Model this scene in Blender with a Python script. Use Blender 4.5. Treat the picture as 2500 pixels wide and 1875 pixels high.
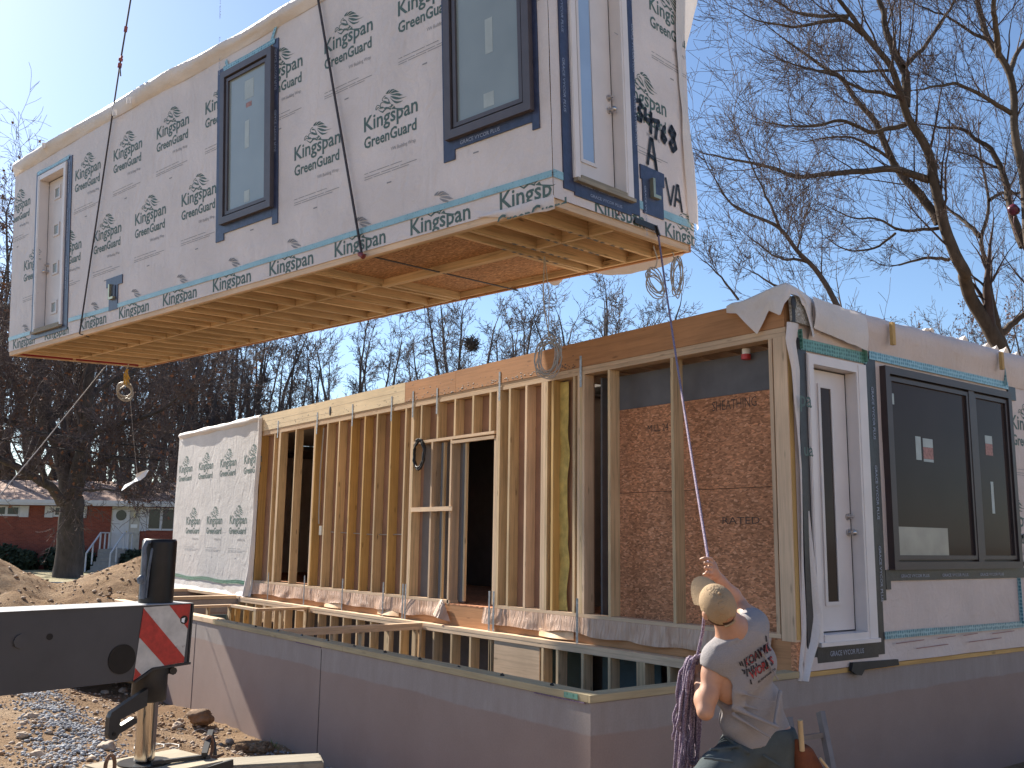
import bpy, bmesh, math, random
import numpy as np
from mathutils import Vector, Matrix
R_ = math.radians
scene = bpy.context.scene
for o in list(bpy.data.objects): bpy.data.objects.remove(o)
COL = scene.collection

# ------------------------------------------------------------------ camera
CAM = Vector((-4.7536, -5.2492, 1.13))
YAW, PITCH, ROLL = R_(37.4133), R_(9.2883), R_(0.8031)
FPX = 2340.5                                   # focal length in pixels of a 2500 x 1875 picture
fw = Vector((math.sin(YAW)*math.cos(PITCH), math.cos(YAW)*math.cos(PITCH), math.sin(PITCH)))
rt = Vector((math.cos(YAW), -math.sin(YAW), 0)); up = rt.cross(fw)
rt, up = math.cos(ROLL)*rt+math.sin(ROLL)*up, -math.sin(ROLL)*rt+math.cos(ROLL)*up
cd = bpy.data.cameras.new('camera'); cam = bpy.data.objects.new('camera', cd); COL.objects.link(cam)
cam.matrix_world = Matrix(((rt.x, up.x, -fw.x, CAM.x), (rt.y, up.y, -fw.y, CAM.y), (rt.z, up.z, -fw.z, CAM.z), (0, 0, 0, 1)))
cd.sensor_width = 36; cd.lens = FPX/2500*36; cd.clip_start = .05; cd.clip_end = 3000
scene.camera = cam
def at(px, py, d):
    """the point d metres ahead of the viewer seen at that place of the 2500 x 1875 picture"""
    return CAM + d*(fw + rt*((px-1250)/FPX) - up*((py-937.5)/FPX))

# ------------------------------------------------------------------ light
SUN = Vector((-.16, 1, .745)).normalized()
EL = math.asin(SUN.z); AZ = math.atan2(SUN.x, SUN.y)
world = bpy.data.worlds.new("World"); scene.world = world; world.use_nodes = True
wn = world.node_tree.nodes; wl = world.node_tree.links
bg = wn['Background']; sky = wn.new('ShaderNodeTexSky'); sky.sky_type = 'NISHITA'
sky.sun_disc = False; sky.sun_elevation = EL; sky.sun_rotation = AZ
sky.air_density = 1.0; sky.dust_density = .5; sky.ozone_density = 4.0; sky.altitude = 50
wl.new(sky.outputs[0], bg.inputs[0]); bg.inputs[1].default_value = .079
sl = bpy.data.lights.new('sun', 'SUN'); sun = bpy.data.objects.new('sun', sl); COL.objects.link(sun)
sl.energy = 5.0; sl.angle = R_(.53); sl.color = (1, .93, .82)
sun.rotation_euler = (-SUN).to_track_quat('-Z', 'Y').to_euler(); sun.location = (-10, 30, 40)
scene.view_settings.view_transform = 'Standard'; scene.view_settings.look = 'None'
scene.view_settings.exposure = 1.22; scene.view_settings.gamma = 1
scene.render.engine = 'CYCLES'
scene.render.resolution_x, scene.render.resolution_y = 1024, 768

# ------------------------------------------------------------------ materials
MATS = {}
def _new(name):
    m = bpy.data.materials.new(name); m.use_nodes = True
    nt = m.node_tree; return m, nt.nodes, nt.links, nt.nodes['Principled BSDF']
def mixc(N, L, fac, a, b, mode='MIX'):
    n = N.new('ShaderNodeMix'); n.data_type = 'RGBA'; n.blend_type = mode
    for i, v in ((6, a), (7, b)):
        if isinstance(v, (tuple, list)): n.inputs[i].default_value = (*v[:3], 1)
        else: L.new(v, n.inputs[i])
    if isinstance(fac, (int, float)): n.inputs[0].default_value = fac
    else: L.new(fac, n.inputs[0])
    return n.outputs[2]
def coords(N, L, scale=(1, 1, 1), rot=(0, 0, 0), src='Object'):
    t = N.new('ShaderNodeTexCoord'); mp = N.new('ShaderNodeMapping')
    mp.inputs['Scale'].default_value = scale; mp.inputs['Rotation'].default_value = rot
    L.new(t.outputs[src], mp.inputs['Vector']); return mp.outputs[0]
def noise(N, L, vec, scale, detail=4, rough=.55, dist=0):
    n = N.new('ShaderNodeTexNoise'); n.inputs['Scale'].default_value = scale; n.inputs['Detail'].default_value = detail
    n.inputs['Roughness'].default_value = rough; n.inputs['Distortion'].default_value = dist
    L.new(vec, n.inputs['Vector']); return n.outputs['Fac']
def ramp(N, L, fac, stops):
    r = N.new('ShaderNodeValToRGB'); L.new(fac, r.inputs[0]); e = r.color_ramp.elements
    while len(e) < len(stops): e.new(.5)
    for x, (p, c) in zip(e, stops):
        x.position = p; x.color = (*c, 1) if isinstance(c, (tuple, list)) else (c, c, c, 1)
    return r.outputs[0]
def bump(N, L, P, h, strength, dist=.01):
    b = N.new('ShaderNodeBump'); b.inputs['Strength'].default_value = strength; b.inputs['Distance'].default_value = dist
    L.new(h, b.inputs['Height']); L.new(b.outputs[0], P.inputs['Normal']); return b
def plain(name, c, rough=.6, var=.12, scale=6., metal=0., bmp=0., spec=.5, coat=0., bscale=None, rnd=0.):
    m, N, L, P = _new(name); v = coords(N, L)
    n = noise(N, L, v, scale); d = tuple(x*(1-var) for x in c); b = tuple(min(1, x*(1+var)) for x in c)
    col = ramp(N, L, n, [(.3, d), (.7, b)])
    if rnd:
        oi = N.new('ShaderNodeObjectInfo')
        r2 = ramp(N, L, oi.outputs['Random'], [(0, 1-rnd), (1, 1)]); col = mixc(N, L, 1., col, r2, 'MULTIPLY')
    L.new(col, P.inputs['Base Color']); P.inputs['Roughness'].default_value = rough; P.inputs['Metallic'].default_value = metal
    P.inputs['Specular IOR Level'].default_value = spec; P.inputs['Coat Weight'].default_value = coat
    if bmp: bump(N, L, P, noise(N, L, v, bscale or scale*3, 6), bmp)
    MATS[name] = m; return m
def wood(name, c, axis='z', dark=.62, knots=.8, rough=.7, rnd=.25, grey=0.):
    m, N, L, P = _new(name); s = {'x': (.9, 22, 22), 'y': (22, .9, 22), 'z': (22, 22, .9)}[axis]
    s2 = {'x': (2.2, 9, 9), 'y': (9, 2.2, 9), 'z': (9, 9, 2.2)}[axis]
    oi = N.new('ShaderNodeObjectInfo'); t = N.new('ShaderNodeTexCoord'); ad = N.new('ShaderNodeVectorMath'); ad.operation = 'ADD'
    sc = N.new('ShaderNodeVectorMath'); sc.operation = 'SCALE'; sc.inputs[0].default_value = (7.1, 3.3, 9.7)
    L.new(oi.outputs['Random'], sc.inputs['Scale']); L.new(t.outputs['Object'], ad.inputs[0]); L.new(sc.outputs[0], ad.inputs[1])
    def mp(k):
        q = N.new('ShaderNodeMapping'); q.inputs['Scale'].default_value = k; L.new(ad.outputs[0], q.inputs[0]); return q.outputs[0]
    g = noise(N, L, mp(s), 1.6, 6, .65, .6)
    col = ramp(N, L, g, [(.3, tuple(x*dark for x in c)), (.52, c), (.75, tuple(min(1, x*1.12) for x in c))])
    if knots:
        vo = N.new('ShaderNodeTexVoronoi'); vo.inputs['Scale'].default_value = 1.; L.new(mp(s2), vo.inputs['Vector'])
        k = ramp(N, L, vo.outputs['Distance'], [(.06, 1.), (.13, 0.)]); k2 = N.new('ShaderNodeMath'); k2.operation = 'MULTIPLY'
        L.new(k, k2.inputs[0]); k2.inputs[1].default_value = knots
        col = mixc(N, L, k2.outputs[0], col, tuple(x*.28 for x in c))
    bl = noise(N, L, mp((1.3, 1.3, 1.3)), 1.2, 3)
    col = mixc(N, L, 1., col, ramp(N, L, bl, [(.3, .8), (.7, 1.)]), 'MULTIPLY')
    r2 = ramp(N, L, oi.outputs['Random'], [(0, 1-rnd), (.5, 1-rnd*.4), (1, 1)])
    col = mixc(N, L, 1., col, r2, 'MULTIPLY')
    L.new(col, P.inputs['Base Color']); P.inputs['Roughness'].default_value = rough; P.inputs['Specular IOR Level'].default_value = .25
    bump(N, L, P, g, .25, .004)
    MATS[name] = m; return m
def osb(name, c, tone=1.):
    m, N, L, P = _new(name); cols = None
    base = coords(N, L)
    dn = N.new('ShaderNodeTexNoise'); dn.inputs['Scale'].default_value = 9; L.new(base, dn.inputs['Vector'])
    add = N.new('ShaderNodeMixRGB'); add.inputs[0].default_value = .035; L.new(base, add.inputs[1]); L.new(dn.outputs['Color'], add.inputs[2])
    outs = []
    for i, (rot, k) in enumerate((((.25, .1, .1), (75, 24, 75)), ((-.5, .1, -.2), (80, 27, 66)), ((1.1, -.2, .3), (70, 30, 70)))):
        q = N.new('ShaderNodeMapping'); q.inputs['Scale'].default_value = k; q.inputs['Rotation'].default_value = rot
        L.new(add.outputs[0], q.inputs[0]); vo = N.new('ShaderNodeTexVoronoi'); vo.inputs['Scale'].default_value = 1.; L.new(q.outputs[0], vo.inputs['Vector'])
        sp = N.new('ShaderNodeSeparateColor'); L.new(vo.outputs['Color'], sp.inputs[0]); outs.append((sp.outputs[0], sp.outputs[1]))
    col = ramp(N, L, outs[0][0], [(0, tuple(x*.62*tone for x in c)), (.5, tuple(x*.95*tone for x in c)), (1, tuple(x*1.25*tone for x in c))])
    col2 = ramp(N, L, outs[1][0], [(0, tuple(x*.6*tone for x in c)), (1, tuple(min(1, x*1.5*tone) for x in c))])
    col3 = ramp(N, L, outs[2][0], [(0, tuple(x*.5*tone for x in c)), (.6, tuple(x*.95*tone for x in c)), (1, (c[0]*1.5*tone, c[1]*1.7*tone, c[2]*1.9*tone))])
    s1 = ramp(N, L, outs[1][1], [(.5, 0.), (.52, 1.)]); s2 = ramp(N, L, outs[2][1], [(.6, 0.), (.62, 1.)])
    col = mixc(N, L, s1, col, col2); col = mixc(N, L, s2, col, col3)
    bl = noise(N, L, base, 1.1, 3); col = mixc(N, L, 1., col, ramp(N, L, bl, [(.3, .72), (.7, 1.)]), 'MULTIPLY')
    L.new(col, P.inputs['Base Color']); P.inputs['Roughness'].default_value = .75; P.inputs['Specular IOR Level'].default_value = .25
    bump(N, L, P, outs[0][0], .25, .003); MATS[name] = m; return m
def wrapmat(name, c, wrinkle=.35, trans=0.):
    m, N, L, P = _new(name); v = coords(N, L)
    n = noise(N, L, v, 1.3, 5); f = noise(N, L, v, 55, 3, .7)
    col = ramp(N, L, n, [(.32, tuple(x*.9 for x in c)), (.68, tuple(min(1, x*1.06) for x in c))])
    col = mixc(N, L, 1., col, ramp(N, L, f, [(.3, .93), (.7, 1.)]), 'MULTIPLY')
    sm = noise(N, L, coords(N, L, (1, .5, 1.)), 2.4, 6, .7)
    col = mixc(N, L, ramp(N, L, sm, [(.63, 0.), (.85, .3)]), col, (c[0]*.66, c[1]*.64, c[2]*.62))
    L.new(col, P.inputs['Base Color']); P.inputs['Roughness'].default_value = .55; P.inputs['Specular IOR Level'].default_value = .35
    w1 = noise(N, L, coords(N, L, (1.6, 1.6, .8), (.5, .3, .2)), 2.2, 3, .5, 2.2)
    w2 = noise(N, L, coords(N, L, (.9, .9, 2.), (.2, .6, .9)), 6, 4, .55, 1.2)
    mx = N.new('ShaderNodeMath'); mx.operation = 'ADD'; L.new(w1, mx.inputs[0])
    ml = N.new('ShaderNodeMath'); ml.operation = 'MULTIPLY'; ml.inputs[1].default_value = .35; L.new(w2, ml.inputs[0]); L.new(ml.outputs[0], mx.inputs[1])
    bump(N, L, P, mx.outputs[0], wrinkle, .06)
    if trans:
        tr = N.new('ShaderNodeBsdfTranslucent'); L.new(col, tr.inputs['Color']); ms = N.new('ShaderNodeMixShader'); ms.inputs[0].default_value = trans
        L.new(P.outputs[0], ms.inputs[1]); L.new(tr.outputs[0], ms.inputs[2]); L.new(ms.outputs[0], N['Material Output'].inputs[0])
    MATS[name] = m; return m

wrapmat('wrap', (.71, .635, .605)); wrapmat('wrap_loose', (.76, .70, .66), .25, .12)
wrapmat('wrap_end', (.64, .535, .485), .3); wrapmat('wrap_side', (.60, .565, .54), .2)  # same wrap retinted per face: warmed against blue shade, lowered against sun
plain('print', (.075, .125, .108), .6, .2, 30); plain('print_small', (.26, .26, .27), .7); plain('spray', (.012, .01, .01), .5, .3, 60)
plain('tape_print', (.30, .33, .42), .5); plain('tape', (.035, .042, .085), .35, .3, 14, bmp=.2); plain('tape_dark', (.028, .026, .03), .4, .3, 14, bmp=.2)
def tealmat(name, a, b):
    m, N, L, P = _new(name); v = coords(N, L)
    w = N.new('ShaderNodeTexVoronoi'); w.inputs['Scale'].default_value = 26; L.new(v, w.inputs['Vector']); w.inputs['Randomness'].default_value = .25
    col = ramp(N, L, w.outputs['Distance'], [(.25, a), (.5, b)]); n = noise(N, L, v, 4); col = mixc(N, L, 1., col, ramp(N, L, n, [(.3, .75), (.7, 1.)]), 'MULTIPLY')
    L.new(col, P.inputs['Base Color']); P.inputs['Roughness'].default_value = .3; bump(N, L, P, noise(N, L, v, 18, 3), .3); MATS[name] = m
tealmat('teal', (.06, .22, .28), (.30, .52, .58)); tealmat('green_tape', (.035, .13, .10), (.15, .34, .27))
for ax in 'xyz': wood('pine_'+ax, (.78, .57, .335), ax)
for ax in 'xyz': wood('pale_'+ax, (.80, .575, .38), ax, .8, .5)
for ax in 'xyz': wood('amber_'+ax, (.66, .42, .16), ax, .75, .6)
for ax in 'xy': wood('treated_'+ax, (.50, .405, .245), ax, .8, .3, rnd=.12)
wood('lvl', (.50, .25, .115), 'y', .78, .55, rnd=.05); wood('lvl_pale', (.80, .65, .44), 'y', .85, .5, rnd=.05)
wood('weathered_x', (.38, .33, .25), 'x', .6, .4); wood('weathered_y', (.40, .35, .27), 'y', .6, .4)
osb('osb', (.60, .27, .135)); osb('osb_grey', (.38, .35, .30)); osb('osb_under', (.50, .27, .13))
plain('red_paint', (.28, .022, .03), .5); plain('drywall', (.20, .17, .155), .8, .08); plain('back_panel', (.36, .20, .125), .8, .15, 3)
plain('foam', (.62, .46, .14), .9, .25, 9, bmp=.6); plain('grey_board', (.12, .115, .12), .7, .15, 4)
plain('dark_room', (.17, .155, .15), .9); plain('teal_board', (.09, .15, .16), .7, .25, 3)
plain('white_paint', (.72, .665, .64), .4, .05, 3); plain('white_door', (.66, .61, .59), .42, .05, 3)
plain('bronze', (.085, .072, .078), .45, .12); plain('bronze_deep', (.03, .022, .026), .5); plain('brown_frame', (.05, .034, .034), .45, .15)
plain('brass', (.45, .40, .26), .35, .1, 6, .8); plain('nickel', (.55, .52, .5), .3, .1, 6, 1.)
plain('steel_strap', (.30, .31, .33), .45, .35, 30, .8); plain('sticker', (.40, .445, .425), .5); plain('paper_red', (.36, .18, .155), .6, .3, 40)
plain('black_rubber', (.015, .014, .016), .5, .3, 10)
plain('sling', (.045, .038, .045), .6, .3, 40); plain('shackle', (.22, .05, .05), .5, .3, 20, .3)
plain('rope', (.16, .11, .17), .85, .5, 90, bmp=.5); plain('cable_white', (.40, .365, .32), .5); plain('cable_yellow', (.58, .36, .05), .5)
plain('grey_rope', (.34, .32, .31), .8); plain('plastic_white', (.85, .85, .85), .4, .04)
def glassmat(name, c, rough=.05, spec=.5):
    m, N, L, P = _new(name); v = coords(N, L); n = noise(N, L, v, .9, 3)
    L.new(ramp(N, L, n, [(.3, tuple(x*.8 for x in c)), (.7, c)]), P.inputs['Base Color'])
    P.inputs['Roughness'].default_value = rough; P.inputs['Specular IOR Level'].default_value = spec; P.inputs['IOR'].default_value = 1.5; MATS[name] = m
glassmat('glass_pale', (.30, .345, .335), .12, .6); glassmat('glass_dark', (.062, .046, .042), .06, .06); glassmat('glass_sky', (.34, .47, .66), .25, .9)  # sky light behind the door slit is put into the blue glass colour
glassmat('glass_far', (.02, .025, .03), .05)
def vapor():
    m, N, L, P = _new('poly_film'); v = coords(N, L, (1, 6, 1)); n = noise(N, L, v, 2.5, 5, .6, .8)
    L.new(ramp(N, L, n, [(.3, (.46, .275, .18)), (.7, (.64, .455, .345))]), P.inputs['Base Color']); P.inputs['Roughness'].default_value = .38; P.inputs['Specular IOR Level'].default_value = .3
    bump(N, L, P, n, .8, .04); MATS['poly_film'] = m
vapor()
def concrete():
    m, N, L, P = _new('concrete'); v = coords(N, L)
    sp = N.new('ShaderNodeSeparateXYZ'); L.new(v, sp.inputs[0])
    n = noise(N, L, v, 1.1, 6, .65); f = noise(N, L, v, 70, 3, .8); g = noise(N, L, coords(N, L, (3, 3, .8)), 2.2, 6, .75)
    low = ramp(N, L, n, [(.3, (.30, .222, .19)), (.7, (.35, .265, .23))])
    top = ramp(N, L, g, [(.3, (.31, .262, .238)), (.55, (.345, .298, .275)), (.75, (.39, .345, .32))])
    ed = N.new('ShaderNodeMath'); ed.operation = 'MULTIPLY_ADD'; L.new(n, ed.inputs[0]); ed.inputs[1].default_value = .09; L.new(sp.outputs['Z'], ed.inputs[2])
    k = ramp(N, L, ed.outputs[0], [(0., 0.), (1., 0.)]); 
    mr = N.new('ShaderNodeMapRange'); L.new(ed.outputs[0], mr.inputs[0]); mr.inputs[1].default_value = 2.7-.185; mr.inputs[2].default_value = 2.7-.17
    col = mixc(N, L, mr.outputs[0], low, top)
    col = mixc(N, L, 1., col, ramp(N, L, f, [(.25, .84), (.75, 1.)]), 'MULTIPLY')
    st = noise(N, L, coords(N, L, (1.4, 1.4, 1.1)), 1.5, 6, .75)
    col = mixc(N, L, ramp(N, L, st, [(.58, 0.), (.8, .3)]), col, (.40, .37, .345))
    L.new(col, P.inputs['Base Color']); P.inputs['Roughness'].default_value = .85; P.inputs['Specular IOR Level'].default_value = .25
    bump(N, L, P, f, .25, .004); MATS['concrete'] = m
concrete()

# ------------------------------------------------------------------ mesh helpers
OFFS = {}
class MB:
    def __init__(s): s.v = []; s.f = []; s.m = []; s.sm = []
    def add(s, vs, fs, mi=0, smooth=False):
        b = len(s.v); s.v += [tuple(v) for v in vs]; s.f += [tuple(i+b for i in f) for f in fs]; s.m += [mi]*len(fs); s.sm += [smooth]*len(fs)
    def box(s, a, b, mi=0, bev=0.):
        x0, x1 = sorted((a[0], b[0])); y0, y1 = sorted((a[1], b[1])); z0, z1 = sorted((a[2], b[2]))
        if not bev:
            s.add([(x0, y0, z0), (x1, y0, z0), (x1, y1, z0), (x0, y1, z0), (x0, y0, z1), (x1, y0, z1), (x1, y1, z1), (x0, y1, z1)],
                  [(0, 3, 2, 1), (4, 5, 6, 7), (0, 1, 5, 4), (1, 2, 6, 5), (2, 3, 7, 6), (3, 0, 4, 7)], mi)
        else:
            bm = bmesh.new(); bmesh.ops.create_cube(bm, size=1)
            bmesh.ops.transform(bm, matrix=Matrix.Translation(((x0+x1)/2, (y0+y1)/2, (z0+z1)/2)) @ Matrix.Diagonal((x1-x0, y1-y0, z1-z0, 1)), verts=bm.verts)
            bmesh.ops.bevel(bm, geom=bm.edges[:], offset=bev, segments=2, affect='EDGES', profile=.6); s.bm(bm, mi)
    def bm(s, bm, mi=0, smooth=False):
        bm.verts.index_update(); s.add([v.co[:] for v in bm.verts], [[v.index for v in f.verts] for f in bm.faces], mi, smooth); bm.free()
    def bar(s, p, q, w, h, mi=0, side=None):
        p, q = Vector(p), Vector(q); d = (q-p).normalized(); u = Vector(side) if side else Vector((0, 0, 1))
        if abs(d.dot(u)) > .98: u = Vector((0, 1, 0))
        a = d.cross(u).normalized()*w/2; b = a.cross(d).normalized()*h/2
        vs = [p-a-b, p+a-b, p+a+b, p-a+b, q-a-b, q+a-b, q+a+b, q-a+b]
        s.add(vs, [(0, 1, 2, 3), (7, 6, 5, 4), (0, 4, 5, 1), (1, 5, 6, 2), (2, 6, 7, 3), (3, 7, 4, 0)], mi)
    def tube(s, pts, r, n=6, mi=0, cap=True, smooth=True):
        pts = [Vector(p) for p in pts]; k = len(pts); rs = r if isinstance(r, (list, tuple)) else [r]*k
        vs = []; prev = None
        for i, p in enumerate(pts):
            d = (pts[min(i+1, k-1)]-pts[max(i-1, 0)]); d = d.normalized() if d.length > 1e-9 else Vector((0, 0, 1))
            if prev is None: a = d.orthogonal().normalized()
            else:
                a = prev - d*prev.dot(d); a = a.normalized() if a.length > 1e-6 else d.orthogonal().normalized()
            prev = a; b = d.cross(a)
            for j in range(n):
                t = 2*math.pi*j/n; vs.append(p + (a*math.cos(t)+b*math.sin(t))*rs[i])
        fs = [(i*n+j, i*n+(j+1) % n, (i+1)*n+(j+1) % n, (i+1)*n+j) for i in range(k-1) for j in range(n)]
        s.add(vs, fs, mi, smooth)
        if cap: s.add(vs[:n], [tuple(reversed(range(n)))], mi); s.add(vs[-n:], [tuple(range(n))], mi)
    def cyl(s, p, q, r, n=20, mi=0, r2=None): s.tube([p, q], [r, r2 if r2 is not None else r], n, mi)
    def ball(s, c, r, mi=0, n=10, sc=(1, 1, 1)):
        bm = bmesh.new(); bmesh.ops.create_uvsphere(bm, u_segments=n, v_segments=max(5, n*2//3), radius=r)
        bmesh.ops.transform(bm, matrix=Matrix.Translation(c) @ Matrix.Diagonal((*sc, 1)), verts=bm.verts); s.bm(bm, mi, True)
    def prism(s, poly, axis, a, b, mi=0):
        """poly: 2D outline in the other two axes (cyclic order), extruded from a to b along axis"""
        def P(u, v, w): return {'x': (w, u, v), 'y': (u, w, v), 'z': (u, v, w)}[axis]
        n = len(poly); s.add([P(u, v, a) for u, v in poly]+[P(u, v, b) for u, v in poly],
              [tuple(range(n)), tuple(reversed(range(n, 2*n)))]+[(i, i+n, (i+1) % n+n, (i+1) % n) for i in range(n)], mi)
    def sheet(s, nu, nv, fn, mi=0, thick=0., smooth=True):
        vs = [Vector(fn(i/(nu-1), j/(nv-1))) for j in range(nv) for i in range(nu)]
        fs = [(j*nu+i, j*nu+i+1, (j+1)*nu+i+1, (j+1)*nu+i) for j in range(nv-1) for i in range(nu-1)]
        s.add(vs, fs, mi, smooth)
        if thick:
            nr = [Vector((0, 0, 0)) for _ in vs]
            for f in fs:
                w = (vs[f[1]]-vs[f[0]]).cross(vs[f[3]]-vs[f[0]])
                for i in f: nr[i] += w
            v2 = [v - (w.normalized() if w.length > 0 else w)*thick for v, w in zip(vs, nr)]
            s.add(v2, [tuple(reversed(f)) for f in fs], mi, smooth)
    def text(s, txt, mp, width=None, height=None, bold=.0, mi=0, sub=True):
        vs, fs, (w, h) = textmesh(txt, bold)
        kx = (width/w) if width else (height/.72); ky = (height/.72) if height else kx
        s.add([mp(x*kx, y*ky) for x, y in vs], fs, mi)
    def build(s, name, mats, parent=None, off=None):
        if off is None: off = OFFS.get(parent.name, (0, 0, 0)) if parent else (0, 0, 0)
        me = bpy.data.meshes.new(name); o3 = Vector(off)
        me.from_pydata([Vector(v)-o3 for v in s.v], [], s.f)
        for m in (mats if isinstance(mats, (list, tuple)) else [mats]): me.materials.append(MATS[m])
        me.polygons.foreach_set('material_index', s.m); me.polygons.foreach_set('use_smooth', s.sm); me.update()
        o = bpy.data.objects.new(name, me); COL.objects.link(o)
        if parent: o.parent = parent; OFFS[o.name] = tuple(off)
        return o
_TX = {}
def textmesh(txt, bold=0.):
    if (txt, bold) not in _TX:
        cu = bpy.data.curves.new('t', 'FONT'); cu.body = txt; cu.size = 1; cu.offset = bold; cu.resolution_u = 2
        ob = bpy.data.objects.new('t', cu); COL.objects.link(ob); bpy.context.view_layer.update()
        me = ob.evaluated_get(bpy.context.evaluated_depsgraph_get()).to_mesh()
        vs = [(v.co.x, v.co.y) for v in me.vertices]; fs = [tuple(p.vertices) for p in me.polygons]
        x0 = min(v[0] for v in vs); w = max(v[0] for v in vs)-x0
        _TX[(txt, bold)] = ([(x-x0, y) for x, y in vs], fs, (w, 1)); bpy.data.objects.remove(ob); bpy.data.curves.remove(cu)
    return _TX[(txt, bold)]
def tag(o, label=None, cat=None, group=None, kind=None):
    if label: o['label'] = label
    if cat: o['category'] = cat
    if group: o['group'] = group
    if kind: o['kind'] = kind
    return o
def empty(name, loc=(0, 0, 0), label=None, cat=None, group=None):
    o = bpy.data.objects.new(name, None); COL.objects.link(o); o.location = loc; o.empty_display_size = .2
    return tag(o, label, cat, group)
def copy_tree(o, parent=None):
    c = o.copy(); COL.objects.link(c); c.parent = parent
    for ch in list(o.children): copy_tree(ch, c)
    return c
def box(name, a, b, mat, parent=None, off=None, bev=0.):
    m = MB(); m.box(a, b, 0, bev); return m.build(name, mat, parent, off)
def smooth(t): t = max(0, min(1, t)); return t*t*(3-2*t)
def vn(x, y, z=0., seed=0):                     # cheap smooth value noise, -1..1
    from mathutils import noise as nz
    return nz.noise(Vector((x+seed*17.3, y-seed*5.1, z+seed*2.7)))

# ------------------------------------------------------------------ printed building wrap
def _lg(p): x, y = p; return ((x-142)*.000507, ((1629-.4166*(x-142))-y)*.000329)
LION = [[_lg(p) for p in q] for q in (
 [(835,345),(880,270),(930,225),(985,200),(950,250),(900,345)], [(910,340),(960,270),(1010,205),(1085,190),(1130,215),(1060,240),(1000,285),(945,340)],
 [(960,345),(1010,300),(1090,245),(1150,225),(1200,260),(1260,300),(1200,300),(1120,310),(1040,335)],
 [(975,380),(1080,355),(1180,335),(1260,345),(1320,385),(1370,405),(1320,415),(1270,430),(1180,415),(1080,400)],
 [(980,420),(1060,430),(1150,450),(1250,485),(1340,490),(1440,465),(1510,440),(1420,485),(1330,515),(1240,545),(1160,548),(1090,520),(1020,470)],
 [(965,440),(1020,520),(1090,575),(1180,605),(1270,610),(1365,585),(1290,640),(1180,678),(1120,660),(1050,590),(1000,520)],
 [(785,490),(830,450),(890,470),(895,515),(850,505),(810,505)],
 [(770,570),(820,575),(870,600),(930,620),(915,545),(935,555),(960,630),(1005,675),(890,688),(800,655),(730,632),(740,615),(790,630)],
 [(640,740),(700,770),(750,768),(785,800),(740,832),(690,832),(655,800)],
 [(565,830),(650,900),(730,930),(800,855),(770,800),(830,800),(900,822),(980,815),(1025,690),(1085,725),(1010,800),(985,885),(900,850),(850,860),(740,985),(650,930)],
 [(1000,858),(1100,750),(1140,830),(1400,830),(1480,790),(1400,862),(1160,868)])]
LSTROKE = [([_lg(p) for p in q], .0045) for q in (
 [(830,405),(780,430),(745,480),(725,540),(745,580),(790,600)], [(740,620),(690,650),(668,690),(682,720),(660,752),(600,715),(550,740),(520,830),(528,880),(550,855),(590,790),(640,820),(700,832)],
 [(900,500),(930,560),(960,640)], [(1020,690),(1000,760),(930,800),(830,795)])]
def printwrap(mb, mp, u0, v0, mi=1, small=2, lion=True, green=True, fine=True, lo=-9, hi=9):
    q = lambda u, v: mp(u0+u, min(hi, max(lo, v0+v)))
    mb.text('Kingspan', q, .84, .168, .016, mi)
    if green: mb.text('GreenGuard', lambda u, v: q(u, v-.19), .82, .126, .024, mi)
    if lion:
        for poly in LION: mb.add([q(*p) for p in poly], [tuple(range(len(poly)))], mi)
        for pl, w in LSTROKE:
            for a, b in zip(pl, pl[1:]):
                d = Vector((b[0]-a[0], b[1]-a[1])); l = d.length or 1; n = Vector((-d.y, d.x))/l*w
                mb.add([q(a[0]+n.x, a[1]+n.y), q(a[0]-n.x, a[1]-n.y), q(b[0]-n.x, b[1]-n.y), q(b[0]+n.x, b[1]+n.y)], [(0, 1, 2, 3)], mi)
    if fine:
        mb.text('VW Building Wrap', lambda u, v: q(.43+u, v-.32), .375, .042, .0, small)
        for dv, segs in ((-.475, ((0, .06), (.08, .19), (.2, .4), (.42, .6))), (-.515, ((0, .25), (.27, .55), (.57, .82))), (-.54, ((0, .13), (.15, .42), (.44, .7)))):
            for a, b in segs: mb.add([q(a, dv), q(b, dv), q(b, dv+.007), q(a, dv+.007)], [(0, 1, 2, 3)], small)
        mb.add([q(.36, -.66), q(.43, -.66), q(.43, -.645), q(.36, -.645)], [(0, 1, 2, 3)], small)
def clip_faces(mb, key, holes, umax=None):
    """drop printed faces that would float in a door opening or past the edge"""
    kf, km, ks = [], [], []
    for f, mi, sm in zip(mb.f, mb.m, mb.sm):
        if mi > 0:
            c = [sum(mb.v[i][k] for i in f)/len(f) for k in range(3)]; u, v = key(c)
            if any(h[0]-.004 < u < h[1]+.004 and h[2] < v < h[3] for h in holes) or (umax is not None and (u > umax or u < 0)): continue
        kf.append(f); km.append(mi); ks.append(sm)
    mb.f, mb.m, mb.sm = kf, km, ks
def tapetext(mb, mp, length, height, mi=1, gap=.25):
    u = .03
    while u+.55 < length:
        mb.text('GRACE VYCOR PLUS', lambda a, b, u=u: mp(u+a, b), .52, height, .01, mi); u += .52+gap
plain('red_signal', (.5, .04, .035), .4); plain('print_small_dark', (.09, .055, .04), .8); plain('print_red', (.34, .17, .15), .7); plain('pane_light', (.30, .28, .24), .3, .2, 3)
plain('lvl_film', (.72, .47, .26), .5, .2, 9); plain('poly_white', (.72, .69, .68), .18, .1, 9, bmp=1., bscale=14)
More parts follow.
